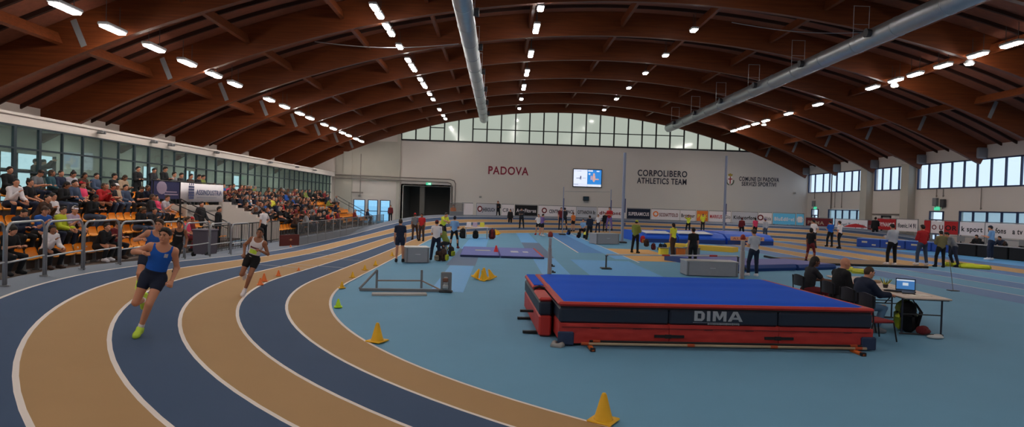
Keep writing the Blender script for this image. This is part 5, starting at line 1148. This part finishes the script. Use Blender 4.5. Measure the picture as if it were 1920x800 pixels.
# bags and kit heaps
kit = [(832, 489, 'brown', 'lime', 'brown bag with lime pocket by the crouching athlete'), (846, 480, 'charcoal', 'lime', 'black bag with lime pocket by the crouching athlete'), (822, 489, 'brown', 'beige', 'brown bag behind the white T-shirt man'), (834, 470, 'grey', 'yellow', 'grey bag with yellow pocket by the athlete in light blue'), (1225, 468, 'dred', 'white', 'dark red bag beside the black kit heap on the tan patch'), (1238, 470, 'black', 'charcoal', 'black bag beside the olive jacket official'), (1212, 462, 'brown', 'beige', 'brown bag behind the olive jacket official'), (1098, 447, 'yellow', 'black', 'yellow bag at the feet of the man in navy jacket'), (1085, 446, 'black', 'dred', 'black bag left of the man in navy jacket'), (1205, 455, 'red', 'orangec', 'red and orange bag near the left vaulting upright'), (1246, 473, 'navy', 'teal', 'navy bag right of the black kit heap'), (1066, 440, 'navy', 'blue', 'navy bag near the orange top athlete'), (1290, 471, 'yellow', 'yellow', 'yellow bag right of the woman with a braid')]
for px, py, c1, c2, lab in kit: x, y, z = at(px, py); backpack(x, y, random.uniform(0, 360), c1, c2, lab, random.uniform(.75, 1.05))
# training hurdle frame and starting block on the infield
HF = empty('hurdle_frame', (0, 0, 0), 0, 'grey steel training frame lying on the infield beside the light blue strip', 'frame')
a = Vector(at(674, 545)); b = Vector(at(825, 547)); pa = Vector(at(706, 540)); pb = Vector(at(790, 540)); za = atY(706, 506, pa.y)[2]; zb = atY(790, 506, pb.y)[2]
m = MB(); m.box(((a+b)/2+Vector((0, 0, .04))), ((b-a).length, .07, .06), 0, math.atan2(b.y-a.y, b.x-a.x)); m.build('ground_beam', greym, HF)
m = MB(); m.cyl((pa.x, pa.y, 0), (pa.x, pa.y, za), .03); m.build('post', greym, HF); m = MB(); m.cyl((pb.x, pb.y, 0), (pb.x, pb.y, zb), .03); m.build('post', greym, HF)
m = MB(); m.cyl((a.x, a.y, .06), (pa.x, pa.y, za), .028); m.build('brace', greym, HF); m = MB(); m.cyl((pa.x, pa.y, .2), (pb.x+.0, pb.y, .2), .02); m.cyl((pb.x, pb.y, .2), (b.x, b.y, .06), .02); m.build('cross_tube', C('tube_brown', 110, 96, 90), HF)
o = empty('loose_plank', (0, 0, 0), 0, 'pale flat plank lying in front of the steel training frame', 'plank'); c1 = Vector(at(697, 553)); c2 = Vector(at(800, 553)); m = MB(); m.bbox((c1+c2)/2+Vector((0, 0, .025)), ((c2-c1).length, .24, .06), .012, 0, math.atan2(c2.y-c1.y, c2.x-c1.x)); m.build('plank', C('plank_pale', 132, 128, 124), o)
p = Vector(at(836, 548)); h = atY(836, 509, p.y)[2]
o = empty('starting_block', tuple(p), R_(-4), 'grey starting block standing upright at the end of the steel frame', 'starting block'); m = MB(); m.bbox((0, 0, h/2), (.27, .09, h-.02), .02); m.build('back_plate', greym, o); m = MB(); m.bbox((0, -.06, h*.45), (.11, .05, h*.62), .02); m.build('rail', C('block_pale', 128, 128, 130), o)
m = MB(); m.bbox((0, -.11, h*.62), (.14, .07, .1), .02); m.build('pedal', C('block_brown', 92, 62, 50), o); m = MB(); m.bbox((0, -.11, h*.3), (.14, .07, .1), .02); m.build('pedal', alu, o); m = MB(); m.bbox((0, -.02, .03), (.34, .16, .06), .02); m.build('foot_plate', darkm, o)
# thin landing mats on the infield
MT = [((862, 483), (937, 484), (1000, 466), (878, 466))]
p1, p2, p3 = (-1.55, 25.6), (.12, 25.75), (2.0, 26.15)
for (x0, x1, lab, red) in ((-1.57, .1, 'thin purple-blue mat on the infield, left half', False), (.13, 1.98, 'thin purple-blue mat with a red edge on the infield, right half', True)):
    o = empty('thin_mat', (x0, 25.7, 0), R_(1.5), lab, 'mat'); m = MB(); m.bbox(((x1-x0)/2, 2.4, .055), (x1-x0, 4.8, .10), .03); m.build('cushion', C('mat_purple', 72, 78, 134, .6, .05), o); m = MB(); m.box(((x1-x0)/2, -.008, .05), (x1-x0-.04, .02, .08)); m.build('front_edge', C('mat_edge', 30, 40, 66), o)
    if red: m = MB(); m.box((x1-x0-.06, 2.4, .107), (.1, 4.7, .006)); m.build('red_edge', mat_red, o); m = MB(); m.box((.7, 2.3, .107), (.35, .9, .004)); m.box((1.2, 2.3, .107), (.25, .7, .004)); m.build('emblem', C('emb_white', 140, 140, 150), o)
    else: m = MB(); m.box((.95, 2.6, .107), (.7, .5, .004)); m.build('emblem', C('emb_pale', 130, 130, 120), o)
# cones
def cone_obj(x, y, z, h, ma, lab, group=None, base=True):
    o = empty('marker_cone', (x, y, z), random.uniform(0, 1.5), lab, 'cone', group); m = MB(); m.lathe([(h*.36, .02), (h*.33, .03), (h*.10, h*.93), (h*.06, h)], n=16); m.build('cone_body', ma, o, True)
    m = MB(); m.bbox((0, 0, .012), (h*.92, h*.92, .024), .01); m.build('base', ma, o); return o
co_y = C('cone_yellow', 198, 132, 22, .5, k=2.2); co_g = C('cone_green', 140, 172, 30, .5); co_r = C('cone_red', 190, 40, 44, .5); co_o = C('cone_orange', 214, 88, 40, .5)
for px, py, h, ma, lab in ((1131, 791, .30, co_y, 'yellow cone nearest the camera by the inner white line'), (707, 641, .30, co_y, 'yellow cone on the inner line between the green cone and the camera'), (634, 577, .18, co_g, 'green cone on the inner white line'), (641, 541, .17, co_y, 'yellow cone just behind the green one on the inner line'), (661, 521, .17, co_y, 'yellow cone on the inner line, second behind the green one'), (684, 507, .17, co_y, 'yellow cone on the inner line, third behind the green one'), (704, 498, .17, co_y, 'yellow cone on the inner line, fourth behind the green one'), (735, 480, .17, co_y, 'yellow cone on the inner line beside the athlete in navy'),
    (930, 476, .38, co_r, 'red cone standing behind the thin purple mats'), (488, 535, .17, co_o, 'orange cone on the lane line nearest the white singlet runner'), (495, 528, .2, co_o, 'orange cone just behind the nearest orange one'), (522, 518, .16, co_o, 'orange cone on the lane line, third from the white singlet runner'), (560, 508, .1, co_o, 'small orange cone farthest along the lane line'), (545, 463, .1, co_o, 'tiny orange cone near the maroon board')):
    x, y, z = att(px, py); cone_obj(x, y, z+.014, h, ma, lab)
for cx_, cy_, lab in ((907, 524, 'stack of yellow cones near the light blue strip'), (929, 440, 'yellow cones fallen around a tall one at the far bend')):
    x, y, z = at(cx_, cy_); s = .36 if cy_ > 500 else .42
    cone_obj(x, y, 0, s, co_y, 'tall yellow cone in the middle of the '+('near' if cy_ > 500 else 'far')+' yellow cone heap')
    for k, (dx, dy) in enumerate(((-.26, .02), (.25, .06), (.04, -.27))):
        o = cone_obj(x+dx, y+dy, .05, s*.8, co_y, 'yellow cone toppled against the tall one, '+('left' if dx < 0 else ('right' if dy > 0 else 'front'))+' side of the '+('near' if cy_ > 500 else 'far')+' heap'); o.rotation_euler = (0, R_(24 if dx < 0 else -24), R_(20*k))
# pole vault pit, uprights
pv_b = C('vault_blue', 30, 72, 158, .55, .05); pv_w = C('vault_white', 176, 172, 182, .6, .04)
def vmat(p, W_, D2, h, rz, ma, lab, extra=None):
    o = empty('landing_mat', (p[0], p[1], 0), R_(rz), lab, 'landing mat'); m = MB()
    m.prism([(0, .0), (0, h*.55), (.35*D2*.3, h*.9), (D2*.3, h), (D2, h), (D2, 0)], 0, 0, W_); m.build('cushion', ma, o); m = MB(); m.box((W_/2, -.012, h*.2), (W_-.04, .03, h*.36)); m.build('front_skirt', C('vault_navy', 26, 44, 88), o); return o
o = vmat((9.65, 40.65), 2.4, 4.5, .68, 5, pv_b, 'blue landing mat with white top at the left of the vault pit'); m = MB(); m.prism([(.25, .58), (1.6, .71), (1.6, .74), (.2, .62)], 0, .3, 2.1); m.build('white_cover', pv_w, o)
o = vmat((12.12, 40.9), 3.3, 5.0, .72, 5, pv_b, 'blue landing mat with white rounded front in the middle of the vault pit'); m = MB(); m.prism([(.25, .62), (1.7, .74), (1.7, .78), (.2, .66)], 0, .1, 2.5); m.build('white_cover', pv_w, o)
o = vmat((15.55, 41.25), 3.3, 5.0, .75, 5, pv_b, 'large plain blue landing mat at the right of the vault pit'); m = MB(); m.box((1.4, -.04, .42), (2.4, .02, .26)); m.build('banner', C('vault_banner', 160, 120, 96), o); text('lettering', 'ALBATROS', .2, (.35, -.055, .35), RX, C('alb', 110, 40, 40), o, 2.1, .003)
def upright(px, pyb, pyt, r, lab, Yd=None):
    b = at(px, pyb) if Yd is None else atY(px, pyb, Yd); tp = atY(px+1, pyt, b[1]); o = empty('vault_upright', (b[0], b[1], 0), 0, lab, 'upright'); m = MB(); m.cyl((0, 0, .05), (0, 0, tp[2]), r, n=12); m.build('pole', C('pole_grey', 104, 108, 124, .4), o)
    m = MB(); m.bbox((0, 0, .05), (.5, .9, .1), .03); m.build('base', darkm, o); m = MB(); m.box((r*1.3, 0, 2.4), (.06, .12, .9)); m.box((r*1.5, 0, 1.2), (.08, .1, .2)); m.build('slider', C('slider_blue', 60, 62, 92), o); return b, tp
upright(1166, 455, 286, .095, 'tall grey vaulting upright left of the blue vault mats'); upright(1356.5, 447, 292, .095, 'tall grey vaulting upright right of the blue vault mats')
b1, t1 = upright(1054, 440, 350, .035, 'thin upright at the left of the far vault bar'); b2, t2 = upright(1143, 440, 355, .035, 'thin upright at the right of the far vault bar')
m = MB(); m.cyl((b1[0]+.1, b1[1], t1[2]-.35), (b2[0]-.1, b2[1], t2[2]-.2), .025); tag(m.build('vault_bar', C('bar_pale', 130, 124, 120)), 'thin vault bar hung high between the two far uprights', 'bar')
# crossbar across the tan patch, on two low stands
a = Vector(atY(1137, 477, 22.5)); b = Vector(atY(1384, 480, 22.5)); m = MB(); m.cyl(a, b, .028, n=8); o = m.build('crossbar', C('bar_grey', 150, 146, 146)); tag(o, 'long pale crossbar held low across the tan patch', 'bar')
for t in (.42, .78): q = MB(); p = a+(b-a)*t; q.cyl(p, p+(b-a)*.06, .031); q.build('red_band', mat_red, o)
for p, lab in ((a, 'low stand under the left end of the long crossbar'), (b, 'low stand under the right end of the long crossbar')): m = MB(); m.cyl((p.x, p.y, 0), (p.x, p.y, p.z-.03), .03); m.bbox((p.x, p.y, .03), (.4, .4, .05), .02); m.box((p.x, p.y-.05, p.z-.035), (.1, .14, .02)); tag(m.build('bar_stand', darkm), lab, 'stand')
# long jump pit with tan sand and dark frame, landing mats beside
m = MB(); m.box((16.4, 28.9, .012), (5.6, 3.6, .02)); tag(m.build('jump_pit', C('sand_brown', 104, 84, 66, .95, .2, scale=20., bump=.4)), 'brown sand pit with dark edge behind the table officials', 'sand pit')
for (c_, d_, lab) in (((16.4, 27.05, .05), (5.8, .12, .1), 'front'), ((13.5, 28.9, .05), (.12, 3.6, .1), 'left end')): m = MB(); m.bbox(c_, d_, .02); tag(m.build('pit_edge', rubber), 'black edge strip at the %s of the brown sand pit' % lab, 'edge')
def roll(x0, y0, x1, y1, w_, h, ma, lab):
    d = Vector((x1-x0, y1-y0, 0)); L = d.length; o = empty('long_mat', (x0, y0, 0), math.atan2(d.y, d.x), lab, 'mat'); m = MB(); m.prism([(0, 0), (-.06, h*.5), (0, h), (w_, h), (w_, 0)], 0, 0, L); m.build('cushion', ma, o); m = MB(); m.box((L/2, w_/2, h+.004), (L-.1, w_-.1, .012)); m.build('top_cover', C('mat_violet', 76, 74, 122, .6, .06), o); return o
roll(9.3, 23.0, 11.9, 24.2, 4.5, .24, C('mat_dkblue', 28, 50, 98, .5), 'low violet topped mat behind the grey shirt official'); roll(12.0, 24.2, 14.0, 25.1, 2.5, .22, C('mat_dkblue', 28, 50, 98, .5), 'low dark blue mat behind the seated woman')
for (px, py, lab) in ((1588, 508, 'yellow cushion behind the bald official'), (1608, 512, 'orange-yellow cushion left of the cropped hair official'), (1800, 500, 'yellow-green mat at the feet of the grey hooded person'), (1826, 503, 'yellow-green mat right of the grey hooded person')):
    x, y, z = at(px, py); m = MB(); m.bbox((0, 0, .09), (1.2 if px > 1700 else .5, .6 if px > 1700 else .4, .18), .06); tag(m.build('small_mat', CL['yellow'] if px < 1700 else CL['lime'], None, True, loc=(x, y, 0), rz=-.5), lab, 'mat')
# yellow and grey crates behind the woman with the braid
for i, px in enumerate((1252, 1272, 1284, 1300, 1312)):
    x, y, z = at(px, 480-(i % 2)); m = MB(); m.bbox((0, 0, .17), (.42, .4, .34), .02); o = m.build('kit_crate', [CL['yellow'], CL['jeans'], CL['orangec'], CL['beige'], CL['grey']][i], None, loc=(x, y+.8, 0)); tag(o, ('yellow', 'blue-grey', 'orange', 'beige', 'grey')[i]+' crate in the row behind the woman with the braid', 'crate'); q = MB(); q.bbox((0, 0, .35), (.46, .44, .03), .01); q.build('lid', greym, o)
x, y, z = at(1262, 462); m = MB(); m.prism([(-2.0, 0), (-2.0, .26), (2.0, .26), (2.0, 0)], 1, -.5, .5); tag(m.build('yellow_board', C('yellow_pad', 190, 140, 50), None, loc=(x+1.0, y-2, .0), rz=R_(-38)), 'long low yellow pad running beside the vault runway', 'pad')
x, y, z = at(1400, 438); m = MB(); m.bbox((0, 0, .12), (3.2, 2.0, .24), .08); m.bbox((.8, .4, .3), (1.4, 1.0, .16), .06); tag(m.build('yellow_cover', CL['yellow'], None, True, loc=(x-2.3, y+1.5, 0), rz=-.3), 'heap of yellow covers behind the right vault mat', 'cover')
# blue mat row and dark tables in front of the side wall
for k in range(4):
    t0 = Vector((25.8, 43.6, 0)); d = Vector((29.9, 39.1, 0))-t0; a = t0+d*(k/4.)
    o = empty('gym_mat', tuple(a), math.atan2(d.y, d.x), ('blue gym mat at the far left end of the long row', 'second blue gym mat of the long row', 'blue gym mat behind the man in red jacket', 'blue gym mat behind the camouflage jacket')[k], 'mat'); L = d.length/4-.02
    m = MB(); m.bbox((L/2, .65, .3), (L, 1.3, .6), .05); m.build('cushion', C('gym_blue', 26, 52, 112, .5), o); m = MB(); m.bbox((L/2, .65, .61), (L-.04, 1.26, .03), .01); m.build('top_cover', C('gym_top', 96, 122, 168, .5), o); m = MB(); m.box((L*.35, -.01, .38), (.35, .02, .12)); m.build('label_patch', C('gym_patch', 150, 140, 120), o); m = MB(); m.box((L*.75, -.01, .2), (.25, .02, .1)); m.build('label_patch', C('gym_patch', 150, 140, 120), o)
for k in range(3):
    x, y = 28.9+.3*k, 37.2-1.95*k; o = empty('draped_table', (x, y, 0), R_(-80), ('dark draped table nearest the row of blue mats', 'dark draped table behind the man in blue T-shirt', 'dark draped table at the picture edge')[k], 'table'); m = MB(); m.bbox((0, 0, .73), (1.9, .8, .04), .01); m.build('table_top', C('draped_top', 120, 116, 118), o); m = MB(); m.bbox((0, 0, .36), (1.84, .74, .70), .03); m.build('dark_drape', CL['black'], o)
    for j, (dx, nm) in enumerate(((-.5, 'monitor'), (.35, 'bag'))):
        q = Vector((x, y, .752))+Matrix.Rotation(R_(-80), 3, 'Z') @ Vector((dx, .1, 0)); ww = ('at the left', 'in the middle', 'at the right')[k]
        if nm == 'monitor': oo = empty('computer_monitor', tuple(q), R_(100), 'grey computer monitor on the dark tables, '+ww, 'monitor'); m = MB(); m.bbox((0, 0, .25), (.5, .05, .34), .01); m.build('screen_case', greym, oo); m = MB(); m.box((0, 0, .04), (.06, .05, .08)); m.box((0, 0, .005), (.24, .16, .01)); m.build('stand', darkm, oo)
        else: backpack(q.x, q.y, 40*k, ('black', 'brown', 'beige')[k], 'charcoal', ('black', 'brown', 'beige')[k]+' bag on the dark tables by the side wall', .6, .752)
for k, (x, y, col, lab) in enumerate(((30.35, 38.1, 'black', 'seated person in black behind the dark tables'), (30.5, 36.5, 'navy', 'seated person in navy behind the dark tables'), (30.55, 34.7, 'charcoal', 'seated person in charcoal behind the right dark table'))):
    chair(x, y, 110, 'folding chair under the '+lab); person(lab, 'work', (x+.02, y+.02, 0), 110, top=('jacket', col), vox=.018)
# ==== FAR BEND BANNERS
def ring_hit(px, off):                                    # where the sight line of a pixel column meets the outer edge of the far bend
    d = pray(px, 400); dx, dy = d[0], d[1]; r = RF+off; A_ = dx*dx+dy*dy; B_ = -2*(dx*CXF+dy*CYF); C_ = CXF*CXF+CYF*CYF-r*r; t = (-B_+math.sqrt(B_*B_-4*A_*C_))/(2*A_); return Vector((t*dx, t*dy, 0))
BN = [(866, 887, 'white', 'plain white banner at the left end of the far banner row', None, None), (887, 892, 'white', None, None, None), (893, 931, 'lgrey', 'pale banner with red round logo and italic lettering', 'JHEROUCH', 'navy'), (940, 964, 'white', 'white banner with grey lettering left of the black banner', 'CRAI', 'grey'), (965, 1008, 'black', 'black banner with white lettering on the far bend', 'AreaFitness', 'white'), (1009, 1080, 'white', 'white banner with round logo, navy and red lettering', 'CENTRO SCONCE', 'navy'), (1080, 1119, 'lgrey', 'grey banner with thin dark lettering behind the vaulting group', 'CITTANOVA Bz', 'charcoal'), (1120, 1173, 'white', 'white banner with dark red and grey lettering', 'dhs fonte', 'dred'), (1175, 1220, 'navy', 'navy banner with red and white lettering', 'SUPERAMICUS', 'white'), (1221, 1275, 'white', 'white banner with orange emblem and dark lettering', 'SCOIATTOLO', 'dred'), (1275, 1305, 'white', 'white banner with black script lettering left of the orange banner', 'Brentour', 'black'), (1306, 1328, 'orangec', 'orange banner with pale lettering', 'PAK', 'yellow'), (1329, 1356, 'white', 'white banner with bold red lettering', 'MARKUS', 'red'), (1358, 1371, 'white', 'narrow white banner with small grey lettering', 'Gio', 'grey'), (1372, 1421, 'lgrey', 'grey banner with bold black lettering on the far bend', 'Kidscorfoni', 'black'), (1422, 1448, 'white', 'white banner with golden emblem', 'edilizia', 'grey'), (1449, 1492, 'lblue', 'sky blue banner with white lettering', 'BluEdilevi', 'white'), (1493, 1508, 'lblue', 'sky blue banner with a pale square at the end of the row', 'PADO', 'white')]
sky = C('banner_sky', 70, 140, 180, .6)
for (xa, xb, col, lab, tx, tc_) in BN:
    if not lab: continue
    a = ring_hit(xa+.6, NL*LW+.45); b = ring_hit(xb-.6, NL*LW+.45); zb = (bankz(a.x, a.y)+bankz(b.x, b.y))/2+.06; d = b-a; L = d.length; rz = math.atan2(d.y, d.x); o = empty('sponsor_banner', (a.x, a.y, zb), rz, lab, 'banner')
    m = MB(); m.box((L/2, 0, .5), (L, .02, .95)); m.build('sheet', sky if col == 'lblue' else CL[col], o); m = MB()
    for x in (0.02, L-.02): m.cyl((x, .04, -.3), (x, .04, 1.05), .03)
    m.cyl((0, .04, 1.02), (L, .04, 1.02), .025); m.build('rail_frame', greym, o)
    if tx:
        off_ = .28 if tx in ('JHEROUCH', 'CENTRO SCONCE', 'SCOIATTOLO', 'edilizia') else .06
        text('lettering', tx, .44, (L*off_, -.016, .34), RX, CL[tc_], o, L*(.94-off_), .003, bold=.012)
        if off_ > .1: m = MB(); m.cyl((L*.15, -.012, .55), (L*.15, -.02, .55), .26, n=18); m.cyl((L*.15, -.02, .55), (L*.15, -.026, .55), .15, n=18, mi=1); m.build('round_logo', [CL['dred'] if 'SCO' not in tx[:3] else CL['orangec'], CL['white']], o)
    if 'pale square' in lab: m = MB(); m.box((L*.5, -.018, .5), (L*.6, .006, .5)); m.build('pale_square', CL['white'], o)
# ==== SIDE FENCE BANNERS
SB = [(1511, 1561, 'dred', 'dark red banner at the far end of the side fence', 'PUMA  -', 'beige'), (1566, 1627, 'white', 'white banner with grey script on the side fence', 'Dpreti Tecnology', 'grey'), (1628, 1645, 'dred', 'narrow dark banner between white and red banners on the side fence', 'corner', 'grey'), (1645, 1680, 'red', 'red banner with white outlined lettering', 'DYNAMIC', 'white'), (1681, 1721, 'white', 'white banner with dark blue numbers', 'Ifoenic.14 91', 'navy'), (1733, 1745, 'red', 'small red banner left of the glazed exit door', None, None), (1746, 1771, 'white', 'white banner hanging before the glazed exit door', 'O U', 'dred'), (1771, 1797, 'red', 'red and white banner with round letters', 'OR', 'black'), (1800, 1847, 'white', 'white banner with leaping figures below the low windows', 'k sport', 'charcoal'), (1848, 1925, 'white', 'long white banner with dark drawings at the picture edge', 'U. fons   a tv', 'charcoal')]
for (xa, xb, col, lab, tx, tc_) in SB:
    a = atX(xa, 410, 31.0); b = atX(xb, 415, 31.0); L = a[1]-b[1]; z0 = .95 if xa < 1640 else 1.15; o = empty('fence_banner', (31.0, a[1], z0), R_(-90), lab, 'banner'); m = MB(); m.box((L/2, 0, .45), (L-.05, .02, .88)); m.build('sheet', CL[col], o); m = MB()
    for x in (.05, L-.05): m.cyl((x, .05, -z0), (x, .05, .95), .03)
    m.cyl((0, .05, .93), (L, .05, .93), .025); m.cyl((0, .05, -.1), (L, .05, -.1), .02); m.build('rail_frame', greym, o)
    if tx: text('lettering', tx, .46, (L*.08, -.016, .28), RX, CL[tc_], o, L*.84, .003, bold=.01)
# white banner on the balcony and the dark one beside it
o = empty('balcony_banner', (-14.25, 27.75, 1.92), R_(90), 'white ASSINDUSTRIA banner with a blue tower emblem hanging between the stands', 'banner'); L = 4.25; m = MB(); n = 24; V = []
for j in range(2):
    for yy in (0, .012):
        for i in range(n+1): V.append((L*i/n, yy+.02*math.sin(i*.9), .86*j-.02*math.sin(math.pi*i/n)))
N = n+1; Fs = []
for i in range(n): Fs += [(i, i+1, 2*N+i+1, 2*N+i), (N+i+1, N+i, 3*N+i, 3*N+i+1), (i, N+i, N+i+1, i+1), (2*N+i, 2*N+i+1, 3*N+i+1, 3*N+i)]
m.add(V, Fs); m.build('sheet', CL['white'], o, True)
ink = C('banner_ink', 62, 66, 96); text('lettering', 'ASSINDUSTRIA', .34, (1.32, -.05, .32), RX, ink, o, 2.65, .004, bold=.006); m = MB(); m.box((2.4, -.045, .2), (2.0, .006, .012)); m.build('underline', ink, o)
m = MB()
for k in range(5): m.box((.87, -.045, .16+.13*k), (.5 if k not in (0,) else .42, .008, .085)); 
for k in range(3): m.ball((.70+.17*k, -.045, .80), (.05, .006, .06), n=8)
for k in range(5): m.box((.66+.105*k, -.047, .4), (.03, .008, .55))
m.build('tower_emblem', ink, o)
m = MB(); m.cyl((-14.35, 27.2, 2.82), (-14.35, 32, 2.82), .025); m.cyl((-14.35, 32, 1.5), (-14.35, 32, 2.82), .025); m.cyl((-14.35, 28.2, 1.5), (-14.35, 28.2, 2.82), .025); tag(m.build('balcony_rail', black_m), 'black rail carrying the white banner between the stands', 'railing')
o = empty('balcony_banner', (-14.2, 25.35, 2.0), R_(90), 'dark blue banner with a white emblem left of the white banner', 'banner'); m = MB(); m.box((1.1, 0, .4), (2.2, .02, .75)); m.build('sheet', C('banner_navy', 40, 42, 74), o); m = MB(); m.ball((.75, -.014, .5), (.4, .008, .28), n=12); m.box((1.5, -.014, .22), (1.1, .008, .05)); m.box((1.5, -.014, .33), (.9, .008, .05)); m.build('emblem', CL['lilac'], o)
m = MB(); m.cyl((-14.15, 25.3, 2.8), (-14.15, 27.6, 2.8), .02); [m.cyl((-14.15, yy, 1.3), (-14.15, yy, 2.8), .02) for yy in (25.4, 27.5)]; tag(m.build('balcony_rail', black_m), 'black rail carrying the dark blue banner', 'railing')
# table group, folding chairs, barbells and small things at the far bend
x, y, z = at(893, 447); o = empty('folding_table', (x, y, 0), R_(4), 'white table with kit and drapes on the far infield', 'table'); m = MB(); m.bbox((0, 0, .73), (1.5, .8, .04), .01); m.build('table_top', C('table_white', 160, 150, 150), o)
for sx in (-1, 1):
    for sy in (-1, 1): m = MB(); m.cyl((sx*.68, sy*.33, 0), (sx*.68, sy*.33, .71), .025); m.build('leg', alu, o)
for k, (dx, c_, lab) in enumerate(((-.5, 'white', 'white carton standing on the far white table'), (-.1, 'lilac', 'pale carton in the middle of the far white table'), (.35, 'yellow', 'yellow carton on the far white table'))): m = MB(); m.bbox((0, 0, .14), (.28, .25, .28), .02); m.box((0, 0, .285), (.26, .02, .01)); tag(m.build('carton', CL[c_], None, loc=(x+dx, y, .752)), lab, 'carton')
backpack(x-.85, y-.15, 0, 'black', 'charcoal', 'black bag left of the far white table', 1.3); backpack(x-.05, y-.1, 0, 'black', 'navy', 'black bag under the far white table', 1.1); backpack(x+1.0, y+.1, 0, 'dred', 'beige', 'dark red bag right of the far white table', 1.3)
def fchair(px, py, lab): x, y, z = at(px, py); chair(x, y, random.uniform(150, 210), lab)
for px, lab in ((950, 'folding chair at the left of the far bend row'), (963, 'folding chair next to the first one at the far bend'), (970, 'folding chair between the two black dressed officials'), (985, 'folding chair right of the black dressed officials')): fchair(px, 427, lab)
x, y, z = at(1093, 442); chair(x, y, 170, 'folding chair by the man in navy jacket'); person('seated person in light blue by the man in navy jacket', 'sit', (x, y, 0), 160, top=('tee', 'lblue'), bot=('trousers', 'black'), vox=.018)
for k, (px, py, lab) in enumerate(((1466, 443, 'black barbell rack at the far side of the sprint lanes'), (1502, 443, 'second black barbell rack right of the first one'))):
    x, y, z = at(px, py); o = empty('weight_rack', (x, y, 0), 0, lab, 'rack')
    for s in (-1, 1): m = MB(); m.cyl((s*.5, 0, 0), (s*.5, 0, 1.3), .04); m.box((s*.5, 0, .03), (.1, .9, .06)); m.build('upright', black_m, o)
    m = MB(); m.cyl((-1.0, -.1, 1.0), (1.0, -.1, 1.0), .02); m.build('bar', darkm, o)
    for s in (-.85, .85): m = MB(); m.cyl((s-.04, -.1, 1.0), (s+.04, -.1, 1.0), .22, n=16); m.build('weight_plate', black_m, o)
x, y, z = at(1608, 452); o = empty('barbell', (x, y, .24), .1, 'barbell with blue and red plates on the floor left of the gym mats', 'barbell'); m = MB(); m.cyl((-.9, 0, 0), (.9, 0, 0), .02); m.build('bar', alu, o)
for s, c_ in ((-.7, 'blue'), (-.6, 'dred'), (.6, 'dred'), (.7, 'blue')): m = MB(); m.cyl((s-.04, 0, 0), (s+.04, 0, 0), .22, n=16); m.build('weight_plate', CL[c_], o)
x, y, z = at(1787, 545); o = empty('measuring_stand', (x, y, 0), 0, 'thin leaning measuring stand on the blue sprint lanes', 'stand'); m = MB(); m.box((0, 0, .012), (.28, .2, .024)); m.build('base', darkm, o); m = MB(); m.tube([(0, 0, .02), (-.06, .02, .5), (-.14, .03, 1.0)], .01); m.build('rod', greym, o)
x, y, z = at(1640, 432); o = empty('parasol', (29.7, 50.4, 0), 0, 'small red parasol standing before the side fence', 'parasol'); m = MB(); m.lathe([(.9, 1.25), (.5, 1.45), (.03, 1.55)], n=10); m.build('canopy', CL['red'], o); m = MB(); m.cyl((0, 0, 0), (0, 0, 1.5), .025); m.build('pole', greym, o)
# grey wheeled bin with a pink dressed person behind it at the passage
o = empty('wheeled_bin', (-10.75, 22.75, 0), R_(80), 'grey wheeled bin behind the hoop barrier at the passage', 'bin'); m = MB(); m.prism([(-.28, .1), (-.32, .95), (.32, .95), (.28, .1)], 1, -.28, .28); m.build('tub', C('bin_grey', 62, 58, 66), o); m = MB(); m.bbox((0, 0, .98), (.7, .62, .06), .02); m.build('lid', C('bin_lid', 76, 70, 78), o)
for s in (-1, 1): m = MB(); m.cyl((-.25, s*.3, .1), (-.25, s*.24, .1), .1, n=14); m.build('wheel', rubber, o)
person('person in pink and white top sitting behind the grey wheeled bin', 'sit', (-11.9, 23.6, .1), -80, top=('tee', 'pink'), bot=('trousers', 'dred'), hair=('short', hair_b), vox=.016)
# unseen lamps added behind the camera along the same rows, to brighten the foreground
for lab, grp, x, z, ys_, L, W_ in rowsL:
    src = [q for q in bpy.data.objects if q.type == 'EMPTY' and q.get('group') == grp][0]
    for y in (-10.5, -6.5, -2.5, 1.5, 5.5, 9.5, 13.5): c_ = copytree(src); c_.location = (x, y, z)
